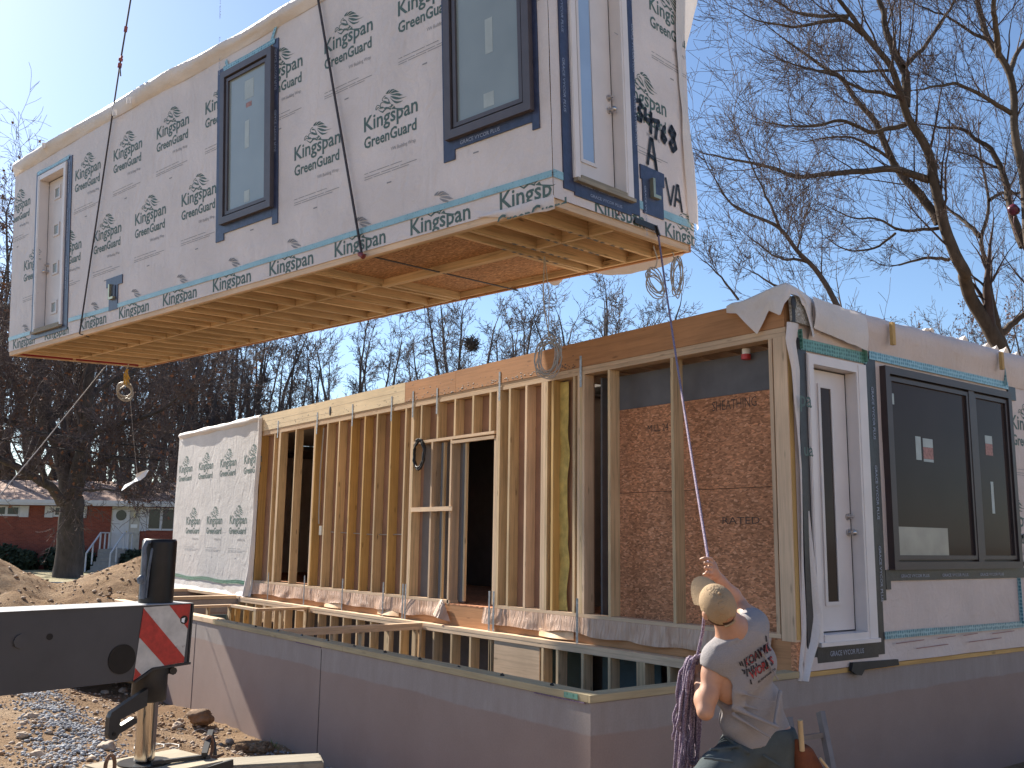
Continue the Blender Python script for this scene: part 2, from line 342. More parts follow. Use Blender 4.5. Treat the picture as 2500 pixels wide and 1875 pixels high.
# ================================================================== the module hanging from the crane
HA, HB, HC = R_(11.3464), R_(.0498), R_(-3.2947)
HROT = Matrix.Rotation(HA, 3, 'Z') @ Matrix.Rotation(HB, 3, 'X') @ Matrix.Rotation(HC, 3, 'Y')
HLOC = Vector((.4913, 1.0317, 4.0907)); HW, HL, HH = 2.391, 11.805, 3.38
HM = Matrix.Translation(HLOC) @ HROT.to_4x4()
def hw(x, y, z): return HM @ Vector((x, y, z))
hang = empty('modular_house_section', (0, 0, 0), 'wrapped house section hanging in the air from crane slings', 'house module')
hang.matrix_world = HM
def wavy_wall(mb, mp, us, vs, holes, amp=.004, seed=0):
    """thin grid sheet with door holes; mp(u, v, w): w is the outward offset"""
    def cut(a, b, st, extra):
        k = sorted(set([a, b]+[e for e in extra if a < e < b])); out = []
        for p, q in zip(k, k[1:]):
            n = max(1, round((q-p)/st)); out += [p+(q-p)*i/n for i in range(n)]
        return out+[k[-1]]
    U = cut(us[0], us[1], us[2], [h[i] for h in holes for i in (0, 1)]); V = cut(vs[0], vs[1], vs[2], [h[i] for h in holes for i in (2, 3)])
    P = [mp(u, v, amp*(vn(u*1.7, v*1.3, 0, seed)+.5*vn(u*4, v*4, 3, seed))) for v in V for u in U]; n = len(U)
    F = [(j*n+i, j*n+i+1, (j+1)*n+i+1, (j+1)*n+i) for j in range(len(V)-1) for i in range(n-1)
         if not any(h[0] <= (U[i]+U[i+1])/2 <= h[1] and h[2] <= (V[j]+V[j+1])/2 <= h[3] for h in holes)]
    mb.add(P, F, 0, True)
# long wall (outside is -x) -------------------------------------------------
D1 = (9.84, 10.73, .30, 2.82)
m = MB(); wavy_wall(m, lambda u, v, w: (-w-.004, u, v), (0, HL, .14), (.065, 3.3, .14), [D1])
wv = lambda u, v, a, sd: a*(vn(u*1.7, v*1.3, 0, sd)+.5*vn(u*4, v*4, 3, sd))
mp = lambda u, v: (-wv(-u, v, .004, 0)-.0062, -u, v)
for k in range(-1, 8): printwrap(m, mp, -(8.804-1.2466*(k-1))-0, 1.38) if k > -1 else printwrap(m, mp, -11.297, 1.38)
for k in range(10): printwrap(m, mp, -(11.985-1.2466*k), 2.50, fine=True)
for k in range(10): printwrap(m, mp, -(11.62-1.2203*k), .092, green=False, fine=False, lo=.068, hi=.31)
for k in range(9):       # faint lions of the layer under the overlap
    q = lambda u, v, k=k: (-.0105, (11.62-1.2203*k)-u, .102+v)
    for poly in LION[:6]:
        if min(p[1] for p in poly) > .2: m.add([q(u, max(.225, v)) for u, v in poly], [tuple(range(len(poly)))], 2)
clip_faces(m, lambda c: (c[1], c[2]), [D1], HL)
long_wall = m.build('long_wall', ['wrap', 'print', 'print_faint'] if False else ['wrap', 'print', 'print_small'], hang)
# end wall (outside is -y) --------------------------------------------------
DE = (.36, 1.16, .33, 2.82)
m = MB(); wavy_wall(m, lambda u, v, w: (u, -w-.004, v), (0, HW+.05, .12), (.07, 3.3, .14), [DE], seed=4)
mp = lambda u, v: (u, -wv(u, v, .004, 4)-.0062, v)
printwrap(m, mp, -.11+1.2466, 1.395); printwrap(m, mp, .48, 2.515); printwrap(m, mp, 1.727, 2.515)
printwrap(m, mp, .62, .075, green=False, fine=False, lo=.072, hi=.3); printwrap(m, mp, 1.853, .067, green=False, fine=False, lo=.072, hi=.4)
for t, a, b, h in (('VA', 1.90, .44, .26),):
    pass
def stroke(mb, pl, w, mi, mp, n=8):
    for a, b in zip(pl, pl[1:]):
        d = Vector((b[0]-a[0], b[1]-a[1])); l = d.length or 1; q = Vector((-d.y, d.x))/l*w; e = d/l*w*.5
        mb.add([mp(a[0]+q.x-e.x, a[1]+q.y-e.y), mp(a[0]-q.x-e.x, a[1]-q.y-e.y), mp(b[0]-q.x+e.x, b[1]-q.y+e.y), mp(b[0]+q.x+e.x, b[1]+q.y+e.y)], [(0, 1, 2, 3)], mi)
    for p in pl:
        mb.add([mp(p[0]+w*math.cos(t*.7854), p[1]+w*math.sin(t*.7854)) for t in range(8)], [tuple(range(8))], mi)
GL = {'3': [(.1, .9), (.45, 1), (.6, .8), (.3, .55), (.6, .35), (.5, .05), (.1, .05), (0, .2)], '4': [(.15, 1), (.1, .5), (.7, .55), (.7, .95), (.62, 0)],
      '7': [(.05, .85), (.65, .95), (.4, .5), (.25, 0)], '6': [(.55, 1), (.2, .6), (.1, .2), (.4, 0), (.65, .25), (.4, .45), (.12, .3)],
      '8': [(.5, .55), (.15, .75), (.35, 1), (.62, .8), (.45, .5), (.15, .25), (.35, 0), (.65, .2), (.5, .52)], 'A': [(0, 0), (.3, 1), (.45, 1), (.7, -.1), (.6, .3), (.12, .35)],
      'V': [(0, 1), (.35, 0), (.72, .85)]}
mp3 = lambda u, v: (u, -.0135, v)
for c, x, z, h, w in (('3', 1.372, 1.20, .22, .018), ('4', 1.53, 1.14, .22, .018), ('7', 1.69, 1.10, .21, .018), ('6', 1.84, 1.10, .17, .018), ('8', 1.985, 1.05, .26, .021), ('A', 1.56, .78, .28, .017), ('V', 1.895, .44, .26, .011), ('A', 2.055, .44, .24, .012)):
    stroke(m, [(x+a*h*.85, z+b*h-(a*h*.05)) for a, b in GL[c]], w*1.35, 3, mp3)
clip_faces(m, lambda c: (c[0], c[2]), [DE], HW+.04); m.build('end_wall', ['wrap', 'print', 'print_small', 'spray'], hang)
m = MB(); wavy_wall(m, lambda u, v, w: (u, HL+w, v), (0, HW, .4), (.07, 3.3, .4), [], seed=6); m.build('far_end_wall', 'wrap', hang)
m = MB(); m.box((HW-.06, 0.1, .31), (HW-.02, HL-.1, 3.28)); m.build('mating_wall', 'osb', hang)
# roof and the billowing wrap edge --------------------------------------------
m = MB(); m.box((.08, .08, 3.28), (HW, HL-.05, 3.36)); m.build('roof_deck', 'osb_grey', hang)
def billow(u, v):
    y = u*HL; k = .5+.5*vn(y*.55, 1.3, 0, 2)+.25*vn(y*1.9, 4, 0, 2); sag = .06*vn(y*.33, 9, 0, 5)
    amp = .035+.075*max(0, k)*min(1, (HL-y)*1.2+.3)
    x = [-.008, -.008-amp*.7, -.012-amp, -amp*.6, .06, .35][0] if v == 0 else None
    prof = [(-.009, 3.15), (-.012-amp*.35, 3.19), (-.015-amp*.8, 3.26), (-.012-amp*.9, 3.34), (.0, 3.41), (.14, 3.425), (.5, 3.40)]
    t = v*(len(prof)-1); i = min(int(t), len(prof)-2); f = t-i
    px = prof[i][0]*(1-f)+prof[i+1][0]*f; pz = prof[i][1]*(1-f)+prof[i+1][1]*f
    cr = .022*vn(y*1.1+v*2, v*3, 0, 8)*(1-abs(v-.5))+.006*vn(y*4, v*6, 2, 8)
    return (px+cr*.9, y, pz+sag*(v > .25)*min(1, v*1.6)+cr*.7+.02*math.sin(y*.9))
m = MB(); m.sheet(150, 15, billow, 0); m.build('roof_wrap', 'wrap_loose', hang)
m = MB()
for y, z in ((7.63, 3.26), (10.45, 3.34), (8.05, 3.2)): m.sheet(5, 5, lambda u, v: (-.1-.03*math.sin(u*3), y+.12*u-.06, z-.09*v+.02*u), 0)
m.build('wrap_tear', 'wrap_loose', hang)
m = MB(); m.sheet(20, 5, lambda u, v: (-.016-.012*math.sin(v*3)+.01*v, -.02+.95*u, .085-.125*v*(1-u**2)-.01*vn(u*6, v)))
q = lambda u, v: (-.034, .649-u, max(-.03, v)); m.text('GreenGuard', lambda u, v: q(u, v-.095), .82, .126, .024, 1); m.build('wrap_corner', ['wrap', 'print'], hang)
# rim boards and joists ---------------------------------------------------------
rims = [box('rim_board', (.006, 0.012, 0), (.044, HL-.01, .27), 'pale_y', hang), box('rim_board', (.047, .1, .003), (.088, HL-.1, .27), 'pine_y', hang),
        box('rim_board', (HW-.045, .012, 0), (HW-.003, HL-.01, .29), 'lvl', hang), box('rim_board', (HW-.088, .1, .022), (HW-.048, HL-.1, .27), 'pine_y', hang),
        box('rim_board', (.05, .012, 0), (HW-.05, .048, .27), 'pale_x', hang), box('rim_board', (.09, .051, .002), (HW-.09, .092, .27), 'pine_x', hang),
        box('rim_board', (.05, HL-.046, 0), (HW-.05, HL-.01, .27), 'pale_x', hang)]
for i, y in enumerate([.446, .778, 1.119, 1.338]+[3.56+.4145*k for k in range(20)]):
    if y < HL-.2: box('floor_joist', (.09, y-.02, .004+.003*(i % 2)), (HW-.09, y+.02, .24), 'pine_x', hang)
for i, y in enumerate([.27, .612, .95]): box('blocking', (1.08, y-.145, .006), (1.12, y+.145, .24), 'pine_y', hang)
for i in range(19): box('blocking', (1.03+.006*(i % 3), 3.56+.4145*i+.022, .0075), (1.068+.006*(i % 3), 3.56+.4145*(i+1)-.022, .24), 'pine_y', hang)
box('subfloor', (.09, .094, .241), (HW-.09, HL-.1, .262), 'osb_under', hang)
box('center_beam', (1.075, 1.36, .002), (1.165, 3.537, .235), 'pine_y', hang)
box('ledger', (.09, 3.495, .03), (1.074, 3.537, .235), 'pine_x', hang); box('ledger', (1.166, 3.40, .0), (HW-.09, 3.445, .235), 'pine_x', hang)
box('ledger', (1.166, 1.38, .006), (HW-.09, 1.43, .235), 'pine_x', hang)
box('floor_panel', (.09, 1.36, .085), (1.073, 3.494, .1), 'osb_under', hang); box('floor_panel', (1.167, 1.432, .09), (HW-.09, 3.398, .104), 'osb_under', hang)
box('rim_blocking', (HW-.13, 3.6, .002), (HW-.09, HL-.1, .07), 'pine_y', hang); box('rim_blocking', (HW-.13, .1, .002), (HW-.09, 1.3, .07), 'pine_y', hang)
box('painted_board', (.10, HL-.058, .02), (1.06, HL-.048, .235), 'red_paint', hang); box('painted_board', (1.12, HL-.058, .02), (HW-.1, HL-.048, .235), 'red_paint', hang)
box('painted_board', (.092, 6.2, .2), (.16, 6.24, .236), 'red_paint', hang)
m = MB()                                        # pencilled / sprayed marks on the joist edges
rr = random.Random(3)
for jy, x0 in ((1.338, 1.28), (1.119, 1.2), (.778, 1.3), (.446, 1.25)):
    for k in range(7):
        x = x0-.45+k*.14+rr.uniform(-.03, .03); m.add([(x, jy-.017, -.0015), (x+rr.uniform(.03, .09), jy-.012, -.0015), (x+rr.uniform(.03, .09), jy+.016, -.0015), (x-.01, jy+.012, -.0015)], [(0, 1, 2, 3)], 0)
m.build('joist_marking', 'spray', hang)
# seam tapes ----------------------------------------------------------------------
def tapeband(u0, u1, v, w, mp, seed=0, amp=.012, st=.12):
    n = max(2, int((u1-u0)/st)); vs = []
    for i in range(n+1):
        u = u0+(u1-u0)*i/n; c = v+amp*vn(u*1.1, seed, 0, seed)
        vs += [mp(u, c-w/2), mp(u, c+w/2)]
    m = MB(); m.add(vs, [(2*i, 2*i+2, 2*i+3, 2*i+1) for i in range(n)], 0); return m
hl_ = lambda u, v: (-.0145, u, v); he_ = lambda u, v: (u, -.0145, v)
tapeband(-.0, 9.56, .287, .062, hl_, 3).build('seam_tape', 'teal', hang); tapeband(10.95, HL, .285, .064, hl_, 5).build('seam_tape', 'teal', hang)
tapeband(-.01, .135, .29, .075, he_, 3).build('seam_tape', 'teal', hang); tapeband(1.375, 2.36, .305, .085, he_, 7).build('seam_tape', 'teal', hang)
# sling bunches the tape where it presses the wall
def prismY(name, pts, th, mat, mp): pass
def tapes(rects, mp, name, texts=()):
    for i, (u0, u1, v0, v1) in enumerate(rects):
        m = MB(); t = .017+.0012*i; o = [mp(u0, v0, .004), mp(u1, v0, .004), mp(u1, v1, .004), mp(u0, v1, .004)]; q = [mp(u0, v0, t), mp(u1, v0, t), mp(u1, v1, t), mp(u0, v1, t)]
        m.add(o+q, [(4, 5, 6, 7), (0, 1, 5, 4), (1, 2, 6, 5), (2, 3, 7, 6), (3, 0, 4, 7)], 0)
        if i < len(rects)-1: m.build(name, ['tape', 'tape_print'], hang)
    for (u, v, L, h, vert, sg) in texts:
        t = .0235
        if vert: tapetext(m, lambda a, b: mp(u-sg*b, v+sg*a if sg > 0 else v-a, t) if False else mp(u+sg*b, v-sg*a, t), L, h)
        else: tapetext(m, lambda a, b: mp(u+sg*a, v+b, t), L, h)
    return m.build(name, ['tape', 'tape_print'], hang)
ml = lambda u, v, t: (-t, u, v); me_ = lambda u, v, t: (u, -t, v)
tapes([(4.13, 4.24, .70, 3.0), (5.27, 5.45, .715, 3.0), (4.24, 5.27, .80, .93)], ml, 'flashing_tape', [(4.155, 2.9, 2.1, .045, True, 1), (5.42, 2.9, 2.1, .03, True, -1)])
tapes([(.125, .21, .745, 3.05), (1.2, 1.355, .725, 3.05), (.21, 1.2, .825, .945)], ml, 'flashing_tape', [(.185, 2.95, 2.2, .05, True, -1), (1.34, 2.95, 2.2, .03, True, -1), (1.15, .85, .9, .04, False, -1)])
tapes([(9.60, 9.79, .16, 2.95), (10.74, 10.90, .155, 2.97), (9.79, 10.74, .158, .30)], ml, 'flashing_tape', [(9.66, 2.9, 2.6, .035, True, 1)])
tapes([(8.0, 8.26, .245, .70), (7.875, 8.35, .60, .73)], ml, 'flashing_tape')
tapes([(.138, .30, .185, 3.05), (1.22, 1.37, .18, 3.05), (.30, 1.22, .155, .34)], me_, 'flashing_tape', [(.16, 3.0, 2.7, .035, True, 1), (.265, 3.0, 2.7, .03, True, 1), (1.335, 3.0, 2.6, .04, True, 1), (.36, .27, .85, .03, False, 1), (.5, .19, .8, .03, False, 1)])
tapes([(1.44, 1.82, .235, .62), (1.41, 1.855, .585, .735)], me_, 'flashing_tape', [(1.46, .55, .6, .03, True, 1)])
for a, b, mp in (((4.2, 2.995), (5.3, 2.99), ml), ((9.7, 2.955), (10.85, 2.96), ml)):
    m = MB(); vs = [mp(a[0], a[1]-.045, .024), mp(b[0], b[1]-.045, .024), mp(b[0]+.02, b[1]+.02, .024), mp((a[0]+b[0])/2, a[1]+.005, .026), mp(a[0]-.02, a[1]+.02, .024)]
    m.add(vs, [(0, 1, 2, 3, 4)]); m.build('head_tape', 'teal', hang)
m = MB(); m.bar((-.02, 4.27, 3.0), (-.02, 4.18, 3.16), .004, .05); m.bar((-.02, 5.23, 3.0), (-.02, 5.26, 3.08), .004, .05); m.build('head_tape', 'teal', hang)
# windows ------------------------------------------------------------------------
def ring(mb, u0, u1, v0, v1, w, mp, t0, t1, mi=0):
    for a in ((u0, u1, v0, v0+w), (u0, u1, v1-w, v1), (u0, u0+w, v0+w, v1-w), (u1-w, u1, v0+w, v1-w)):
        P = [mp(x, y, t) for t in (t0, t1) for x, y in ((a[0], a[2]), (a[1], a[2]), (a[1], a[3]), (a[0], a[3]))]
        mb.add(P, [(0, 3, 2, 1), (4, 5, 6, 7), (0, 1, 5, 4), (1, 2, 6, 5), (2, 3, 7, 6), (3, 0, 4, 7)], mi)
def slab(mb, u0, u1, v0, v1, mp, t0, t1, mi=0):
    P = [mp(x, y, t) for t in (t0, t1) for x, y in ((u0, v0), (u1, v0), (u1, v1), (u0, v1))]
    mb.add(P, [(0, 3, 2, 1), (4, 5, 6, 7), (0, 1, 5, 4), (1, 2, 6, 5), (2, 3, 7, 6), (3, 0, 4, 7)], mi)
def window(u0, u1, v0, v1, mp, parent, fmat, gmat, stick=(), w=.085, mull=None, label=None):
    m = MB(); ring(m, u0, u1, v0, v1, w, mp, .0, .075); f = m.build('window', fmat, parent)
    if label: f['label'] = label
    cells = [(u0+w+.022, u1-w-.022)] if mull is None else [(u0+w+.01, mull-.06), (mull+.06, u1-w-.01)]
    for a, b in cells:
        m = MB(); ring(m, a, b, v0+w+.022, v1-w-.022, .042, mp, .02, .056); m.build('sash', fmat, f)
        m = MB(); slab(m, a+.04, b-.04, v0+w+.06, v1-w-.06, mp, .0225, .03); m.build('glass', gmat, f)
    if mull is not None:
        m = MB(); slab(m, mull-.058, mull+.058, v0+w, v1-w, mp, .015, .062); m.build('mullion', fmat, f)
    for (a, b, c, d, mt) in stick:
        m = MB(); slab(m, a, b, c, d, mp, .0302, .0318); m.build('sticker', mt, f)
    m = MB(); ring(m, u0+w, u1-w, v0+w, v1-w, .02, mp, .016, .02); m.build('reveal', 'bronze_deep', f)
    return f
window(4.205, 5.30, .905, 2.905, ml, hang, 'bronze', 'glass_pale', [(4.69, 4.80, 1.09, 1.235, 'sticker'), (4.71, 4.80, 1.78, 2.13, 'sticker'), (4.62, 4.81, 2.41, 2.65, 'sticker'), (4.66, 4.78, 2.3, 2.36, 'paper_red')], label='tall narrow window in a dark bronze frame')
window(.18, 1.283, .922, 2.905, ml, hang, 'bronze', 'glass_pale', [(.66, .79, 1.12, 1.26, 'sticker'), (.66, .755, 1.65, 2.0, 'sticker')], label='dark bronze window beside the taped corner')
# doors ---------------------------------------------------------------------------
def door(u0, u1, v0, v1, su0, su1, sv0, sv1, rec, mp, parent, lites, gmat, hand, label=None, gasket=True):
    """u0..v1 brickmould outside, su0..sv1 slab, rec recess depth"""
    m = MB(); slab(m, su0, su1, sv0, sv1, mp, -rec-.04, -rec); d = m.build('door', 'white_door', parent)
    if label: d['label'] = label
    m = MB()
    for a in ((u0, su0-.002, v0, v1), (su1+.002, u1, v0, v1), (su0-.002, su1+.002, sv1+.004, v1)): slab(m, *a[:2], *a[2:], mp, .005, .038)
    for a in ((u0+.012, su0-.03, v0, v1-.012), (su1+.03, u1-.012, v0, v1-.012)): slab(m, *a, mp, .038, .044)
    for a in ((su0-.02, su0-.0025, sv0-.05, sv1), (su1+.0025, su1+.02, sv0-.05, sv1), (su0-.02, su1+.02, sv1+.0045, sv1+.02)): slab(m, *a, mp, -rec-.05, .0049)
    m.build('door_frame', 'white_paint', d)
    m = MB()
    for a in ((su0, su0+.008, sv0, sv1), (su1-.008, su1, sv0, sv1), (su0, su1, sv1-.01, sv1), (su0, su1, sv0, sv0+.01)): slab(m, *a, mp, -rec, -rec+.003)
    m.build('gasket', 'bronze_deep', d)
    m = MB(); slab(m, u0+.01, u1-.01, v0-.035, v0+.0, mp, .004, .07); slab(m, su0, su1, v0, sv0-.004, mp, -rec-.05, .05); m.build('threshold', 'white_paint' if parent is not hang else 'weathered_x', d)
    for a in lites:
        m = MB(); ring(m, a[0]-.035, a[1]+.035, a[2]-.035, a[3]+.035, .035, mp, -rec, -rec+.014); m.build('lite_frame', 'white_door', d)
        m = MB(); slab(m, *a, mp, -rec, -rec+.004); m.build('glass', gmat, d)
    for (u, v) in hand:
        m = MB(); p = Vector(mp(u, v, -rec)); q = Vector(mp(u, v, -rec+.02)); r = Vector(mp(u, v, -rec+.065)); m.cyl(p, q, .032, 16); m.cyl(q, r, .012, 10)
        if v == min(h[1] for h in hand): m.ball(r, .03, 0, 12)
        else: m.cyl(q, Vector(mp(u, v, -rec+.035)), .022, 12)
        m.build('door_handle', 'nickel', d)
    return d
door(9.76, 10.80, .262, 2.885, 9.85, 10.72, .312, 2.80, .12, ml, hang, [(10.31, 10.46, z-.075, z+.075) for z in (2.55, 1.93, 1.29, .64)], 'glass_pale', [(10.655, 1.27), (10.655, 1.385)], 'pale door with four small square panes')
door(.275, 1.245, .315, 2.9, .37, 1.115, .36, 2.81, .10, me_, hang, [(.585, .775, .60, 2.5)], 'glass_sky', [(1.055, 1.22), (1.055, 1.35)], 'pale door with one tall narrow glass slit')
# electrical boxes
for mp, u, v in ((ml, 8.15, .5), (me_, 1.64, .5)):
    m = MB()
    if mp is ml: slab(m, u+.02, u+.055, v-.1, v+.13, mp, .012, .06); slab(m, u-.085, u+.02, v-.1, v-.065, mp, .012, .06); slab(m, u-.085, u+.019, v-.064, v+.1, mp, .013, .028, 1)
    else: slab(m, u-.065, u-.025, v-.08, v+.12, mp, .012, .06); slab(m, u-.025, u+.075, v-.08, v-.045, mp, .012, .06); slab(m, u-.024, u+.075, v-.044, v+.11, mp, .013, .028, 1)
    m.build('junction_box', ['brass', 'tape'], hang)
# loose flap of wrap at the right end ---------------------------------------------
FL = [(.30, 2.31, 2.60), (.8, 2.275, 2.57), (1.14, 2.253, 2.55), (1.55, 2.255, 2.50), (1.95, 2.232, 2.46), (2.2, 2.20, 2.49), (2.45, 2.215, 2.60), (2.8, 2.24, 2.75), (3.07, 2.25, 2.86), (3.4, 2.20, 2.86)]
def flap(u, v):
    z = .31+v*3.05; i = 0
    while i < len(FL)-2 and FL[i+1][0] < z: i += 1
    a, b = FL[i], FL[i+1]; f = max(0, min(1, (z-a[0])/(b[0]-a[0]))); xi = a[1]*(1-f)+b[1]*f; xo = a[2]*(1-f)+b[2]*f
    return (xi+(xo-xi)*u, -.03-.055*math.sin(u*2.6)*(.5+.5*math.sin(z*2.1))+.10*u*u+.012*vn(u*4, z*3), z-.02*u)
m = MB(); m.sheet(8, 50, flap, 0)
for i in range(0): pass
m.build('wrap_flap', 'wrap_loose', hang)
m = MB(); m.sheet(14, 5, lambda u, v: (HW+.012+.03*v, .05+u*1.25, .06-.15*v*(math.sin(u*3)**.5 if u > 0 else 0)+.02*vn(u*5, v)), 0); m.build('wrap_skirt', 'wrap_loose', hang)
m = MB(); m.sheet(6, 4, lambda u, v: (HW+.012+.02*v, 1.75+u*.3, .05-.1*v*math.sin(u*3.1)), 0); m.build('wrap_skirt', 'wrap_loose', hang)
m = MB()
for k in range(6): m.sheet(3, 3, lambda u, v: (.965+.03*math.cos(k)*u, -.03-.01*k*v, .105+.03*math.sin(k*1.3)*v+.01*u), 0)
m.build('ribbon', 'paper_red', hang)
# ------------------------------------------------------------------ slings, ropes and cables on the module
s1 = empty('lifting_sling', hw(-.04, 9.098, .03), 'dark lifting sling with shackle near the white paned door', 'sling', 'slings holding the hanging section')
m = MB(); A, B, C_ = hw(-.045, 9.098, .02), hw(-.045, 8.05, 3.93), hw(-.045, 7.3, 6.4)
m.bar(A, B, .022, .012); m.bar(A, hw(.1, 9.1, -.012), .022, .01); m.build('strap', 'sling', s1, s1.location)
m = MB(); m.tube([B, B.lerp(C_, .5), C_], .013, 6); m.tube([B, B+Vector((.0, -.06, -.14)), B+Vector((0, -.1, -.22))], .011, 5); m.build('wire_rope', 'sling', s1, s1.location)
m = MB(); d = (C_-B).normalized(); m.cyl(B-d*.05, B+d*.02, .03, 10); m.cyl(B+d*.05, B+d*.09, .032, 10); m.bar(B+d*.1+Vector((0, .05, 0)), B+d*.1-Vector((0, .05, 0)), .03, .03); m.cyl(B+d*.48, B+d*.56, .025, 8); m.build('shackle', 'shackle', s1, s1.location)
s2 = empty('lifting_sling', hw(-.04, 2.568, .03), 'dark lifting sling crossing between the two bronze windows', 'sling', 'slings holding the hanging section')
m = MB(); A, B = hw(-.045, 2.568, .0), hw(-.045, 4.02, 6.1); m.bar(A, B, .03, .014); m.bar(A+(B-A)*.004, hw(HW+.02, 2.50, -.012), .028, .01); m.build('strap', 'sling', s2, s2.location)
m = MB(); m.cyl(hw(-.05, 2.60, .03), hw(-.05, 2.54, -.01), .03, 8); m.build('buckle', 'shackle', s2, s2.location)
def coil(name, start, ctr, rx, rz, n, mat, label, cat='cable', seed=0, turns=5, r=.005, tilt=0., lead2=None):
    rr = random.Random(seed); o = empty(name, start, label, cat); m = MB()
    start, ctr = Vector(start), Vector(ctr); pts = []
    top = ctr+Vector((0, 0, rz))
    for k in range(9):
        t = k/8; pts.append(start.lerp(top, t)+rt*(.02*math.sin(t*5+seed)))
    for q in range(turns):
        a, b = rx*rr.uniform(.55, 1.15), rz*rr.uniform(.85, 1.12); ph = rr.uniform(-.25, .25)+tilt; dz = rr.uniform(-.04, .04)
        for k in range(17):
            t = 2*math.pi*k/16; u, w = a*math.sin(t), b*math.cos(t)
            pts.append(ctr+rt*(u*math.cos(ph)+w*math.sin(ph))+Vector((0, 0, -u*math.sin(ph)+w*math.cos(ph)+dz))+fw*rr.uniform(-.02, .02))
    m.tube(pts, r*1.35, 5); m.build('coiled_wire', mat, o, o.location)
    if lead2:
        m = MB(); m.tube([Vector(lead2), Vector(lead2).lerp(top, .5)+rt*.03, top], r, 5); m.build('lead_wire', mat, o, o.location)
    return o
def on_ray(px, py, P): return at(px, py, (Vector(P)-CAM).dot(fw))
q = hw(1.293, 1.188, -.02); coil('wire_coil', q, on_ray(1338, 868, q), .13, .2, 0, 'cable_white', 'coil of grey wire dangling low in front of the roof beam', seed=2, turns=9, tilt=.2, lead2=hw(1.31, 1.17, -.02))
q = hw(1.80, .09, -.02); coil('wire_coil', q, on_ray(1600, 692, q), .085, .14, 0, 'cable_white', 'loose pale wire loop hanging left of the purple tag line', seed=5, turns=5, tilt=-.45)
q = hw(2.154, .13, -.02); coil('wire_coil', q, on_ray(1653, 675, q), .065, .2, 0, 'cable_white', 'long pale wire loop hanging right of the purple tag line', seed=7, turns=5, tilt=.1)
q = hw(1.877, 11.344, -.02); coil('wire_coil', q, on_ray(305, 955, q), .16, .13, 0, 'cable_white', 'pale wire coil hanging under the far red boards', seed=9, turns=6, tilt=.8, r=.009)
m = MB(); c = on_ray(306, 925, q); rr = random.Random(1)
for k in range(5): m.tube([q+Vector((rr.uniform(-.02, .02), 0, -.1)), c+rt*rr.uniform(-.03, .03)+Vector((0, 0, .1)), c+rt*rr.uniform(-.1, .1)-Vector((0, 0, rr.uniform(0, .14)))], .012, 5)
tag(m.build('yellow_wire', 'cable_yellow'), 'yellow wires bunched above the far pale coil', 'cable')
q = hw(2.209, 3.973, -.01); m = MB(); e = on_ray(1037, 905, q); m.tube([q, q.lerp(e, .3)+rt*.015, q.lerp(e, .5)-rt*.01, q.lerp(e, .75)+rt*.012, e], .0045, 5)
tag(m.build('thin_wire', 'sling'), 'single thin wire hanging down over the pale roof beam', 'cable')
q = hw(1.72, HL-.02, .03); m = MB(); e = at(-420, 1705, 11.); m.tube([q, q.lerp(e, .33)-Vector((0, 0, .05)), q.lerp(e, .66)-Vector((0, 0, .04)), e], .0085, 6)
m.build('rope_strand', 'grey_rope'); gr = bpy.data.objects['rope_strand']; gr.name = 'guide_rope'; tag(gr, 'grey guide rope slanting down left from the hanging section', 'rope')
# ================================================================== concrete foundation
fo = (0, 0, -2.7); fnd = empty('foundation_wall', fo, 'grey concrete basement foundation with timber sills along its top', 'foundation')
T = .22; ZB = -2.7
m = MB()
m.box((0, T, ZB), (T, 16.45, 0)); m.box((0, 0, ZB), (8.2, T, 0)); m.build('concrete_wall', 'concrete', fnd, fo)
m = MB(); m.box((T, 12.18, ZB), (2.45, 12.38, .001)); m.box((T, 14.78, ZB), (2.45, 14.98, .001)); m.box((2.46, 12.1, ZB), (2.66, 16.4, .0)); m.box((7.98, T, ZB), (8.2, 16.4, 0)); m.build('cross_wall', 'concrete', fnd, fo)
m = MB()
for y in (4.19, 7.94, .42+.0): 
    if y > 1: m.box((-.0035, y-.004, ZB), (.001, y+.004, -.02))
m.build('joint', 'tape_dark', fnd, fo)
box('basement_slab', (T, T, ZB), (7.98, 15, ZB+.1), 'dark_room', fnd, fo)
def sill(a, b, mat): return box('sill_plate', a, b, mat, fnd, fo, .003)
sill((-.012, .012, .004), (.15, 3.70, .058), 'treated_y'); sill((-.012, 3.704, .004), (.15, 7.30, .058), 'treated_y'); sill((-.012, 7.304, .006), (.15, 15.0, .068), 'pale_y')
sill((-.012, -.012, .004), (2.40, .011, .058), 'treated_x') ; sill((.152, .012, .004), (2.40, .14, .0575), 'treated_x'); sill((2.41, -.014, .002), (8.2, .14, .043), 'amber_x')
sill((.152, 12.2, .006), (2.25, 12.36, .066), 'pale_x'); sill((.152, 14.8, .006), (2.25, 14.96, .066), 'pale_x'); sill((2.26, 12.1, .004), (2.42, 15.2, .06), 'pale_y')
m = MB(); rr = random.Random(4)
for k in range(12): m.cyl((.07+rr.uniform(-.02, .02), .5+k*.62, .058), (.07, .5+k*.62, .064), .018, 8)
m.build('anchor_bolt', 'black_rubber', fnd, fo)
m = MB(); m.box((-.0165, .12, .012), (-.0125, .27, .05)); m.build('lumber_tag', 'green_tape', fnd, fo)
m = MB(); m.box((-.014, .05, -.006), (.0, .62, .003)); m.box((-.012, 4.2, -.006), (.0, 4.8, .003)); m.build('sill_foam', 'rope', fnd, fo)
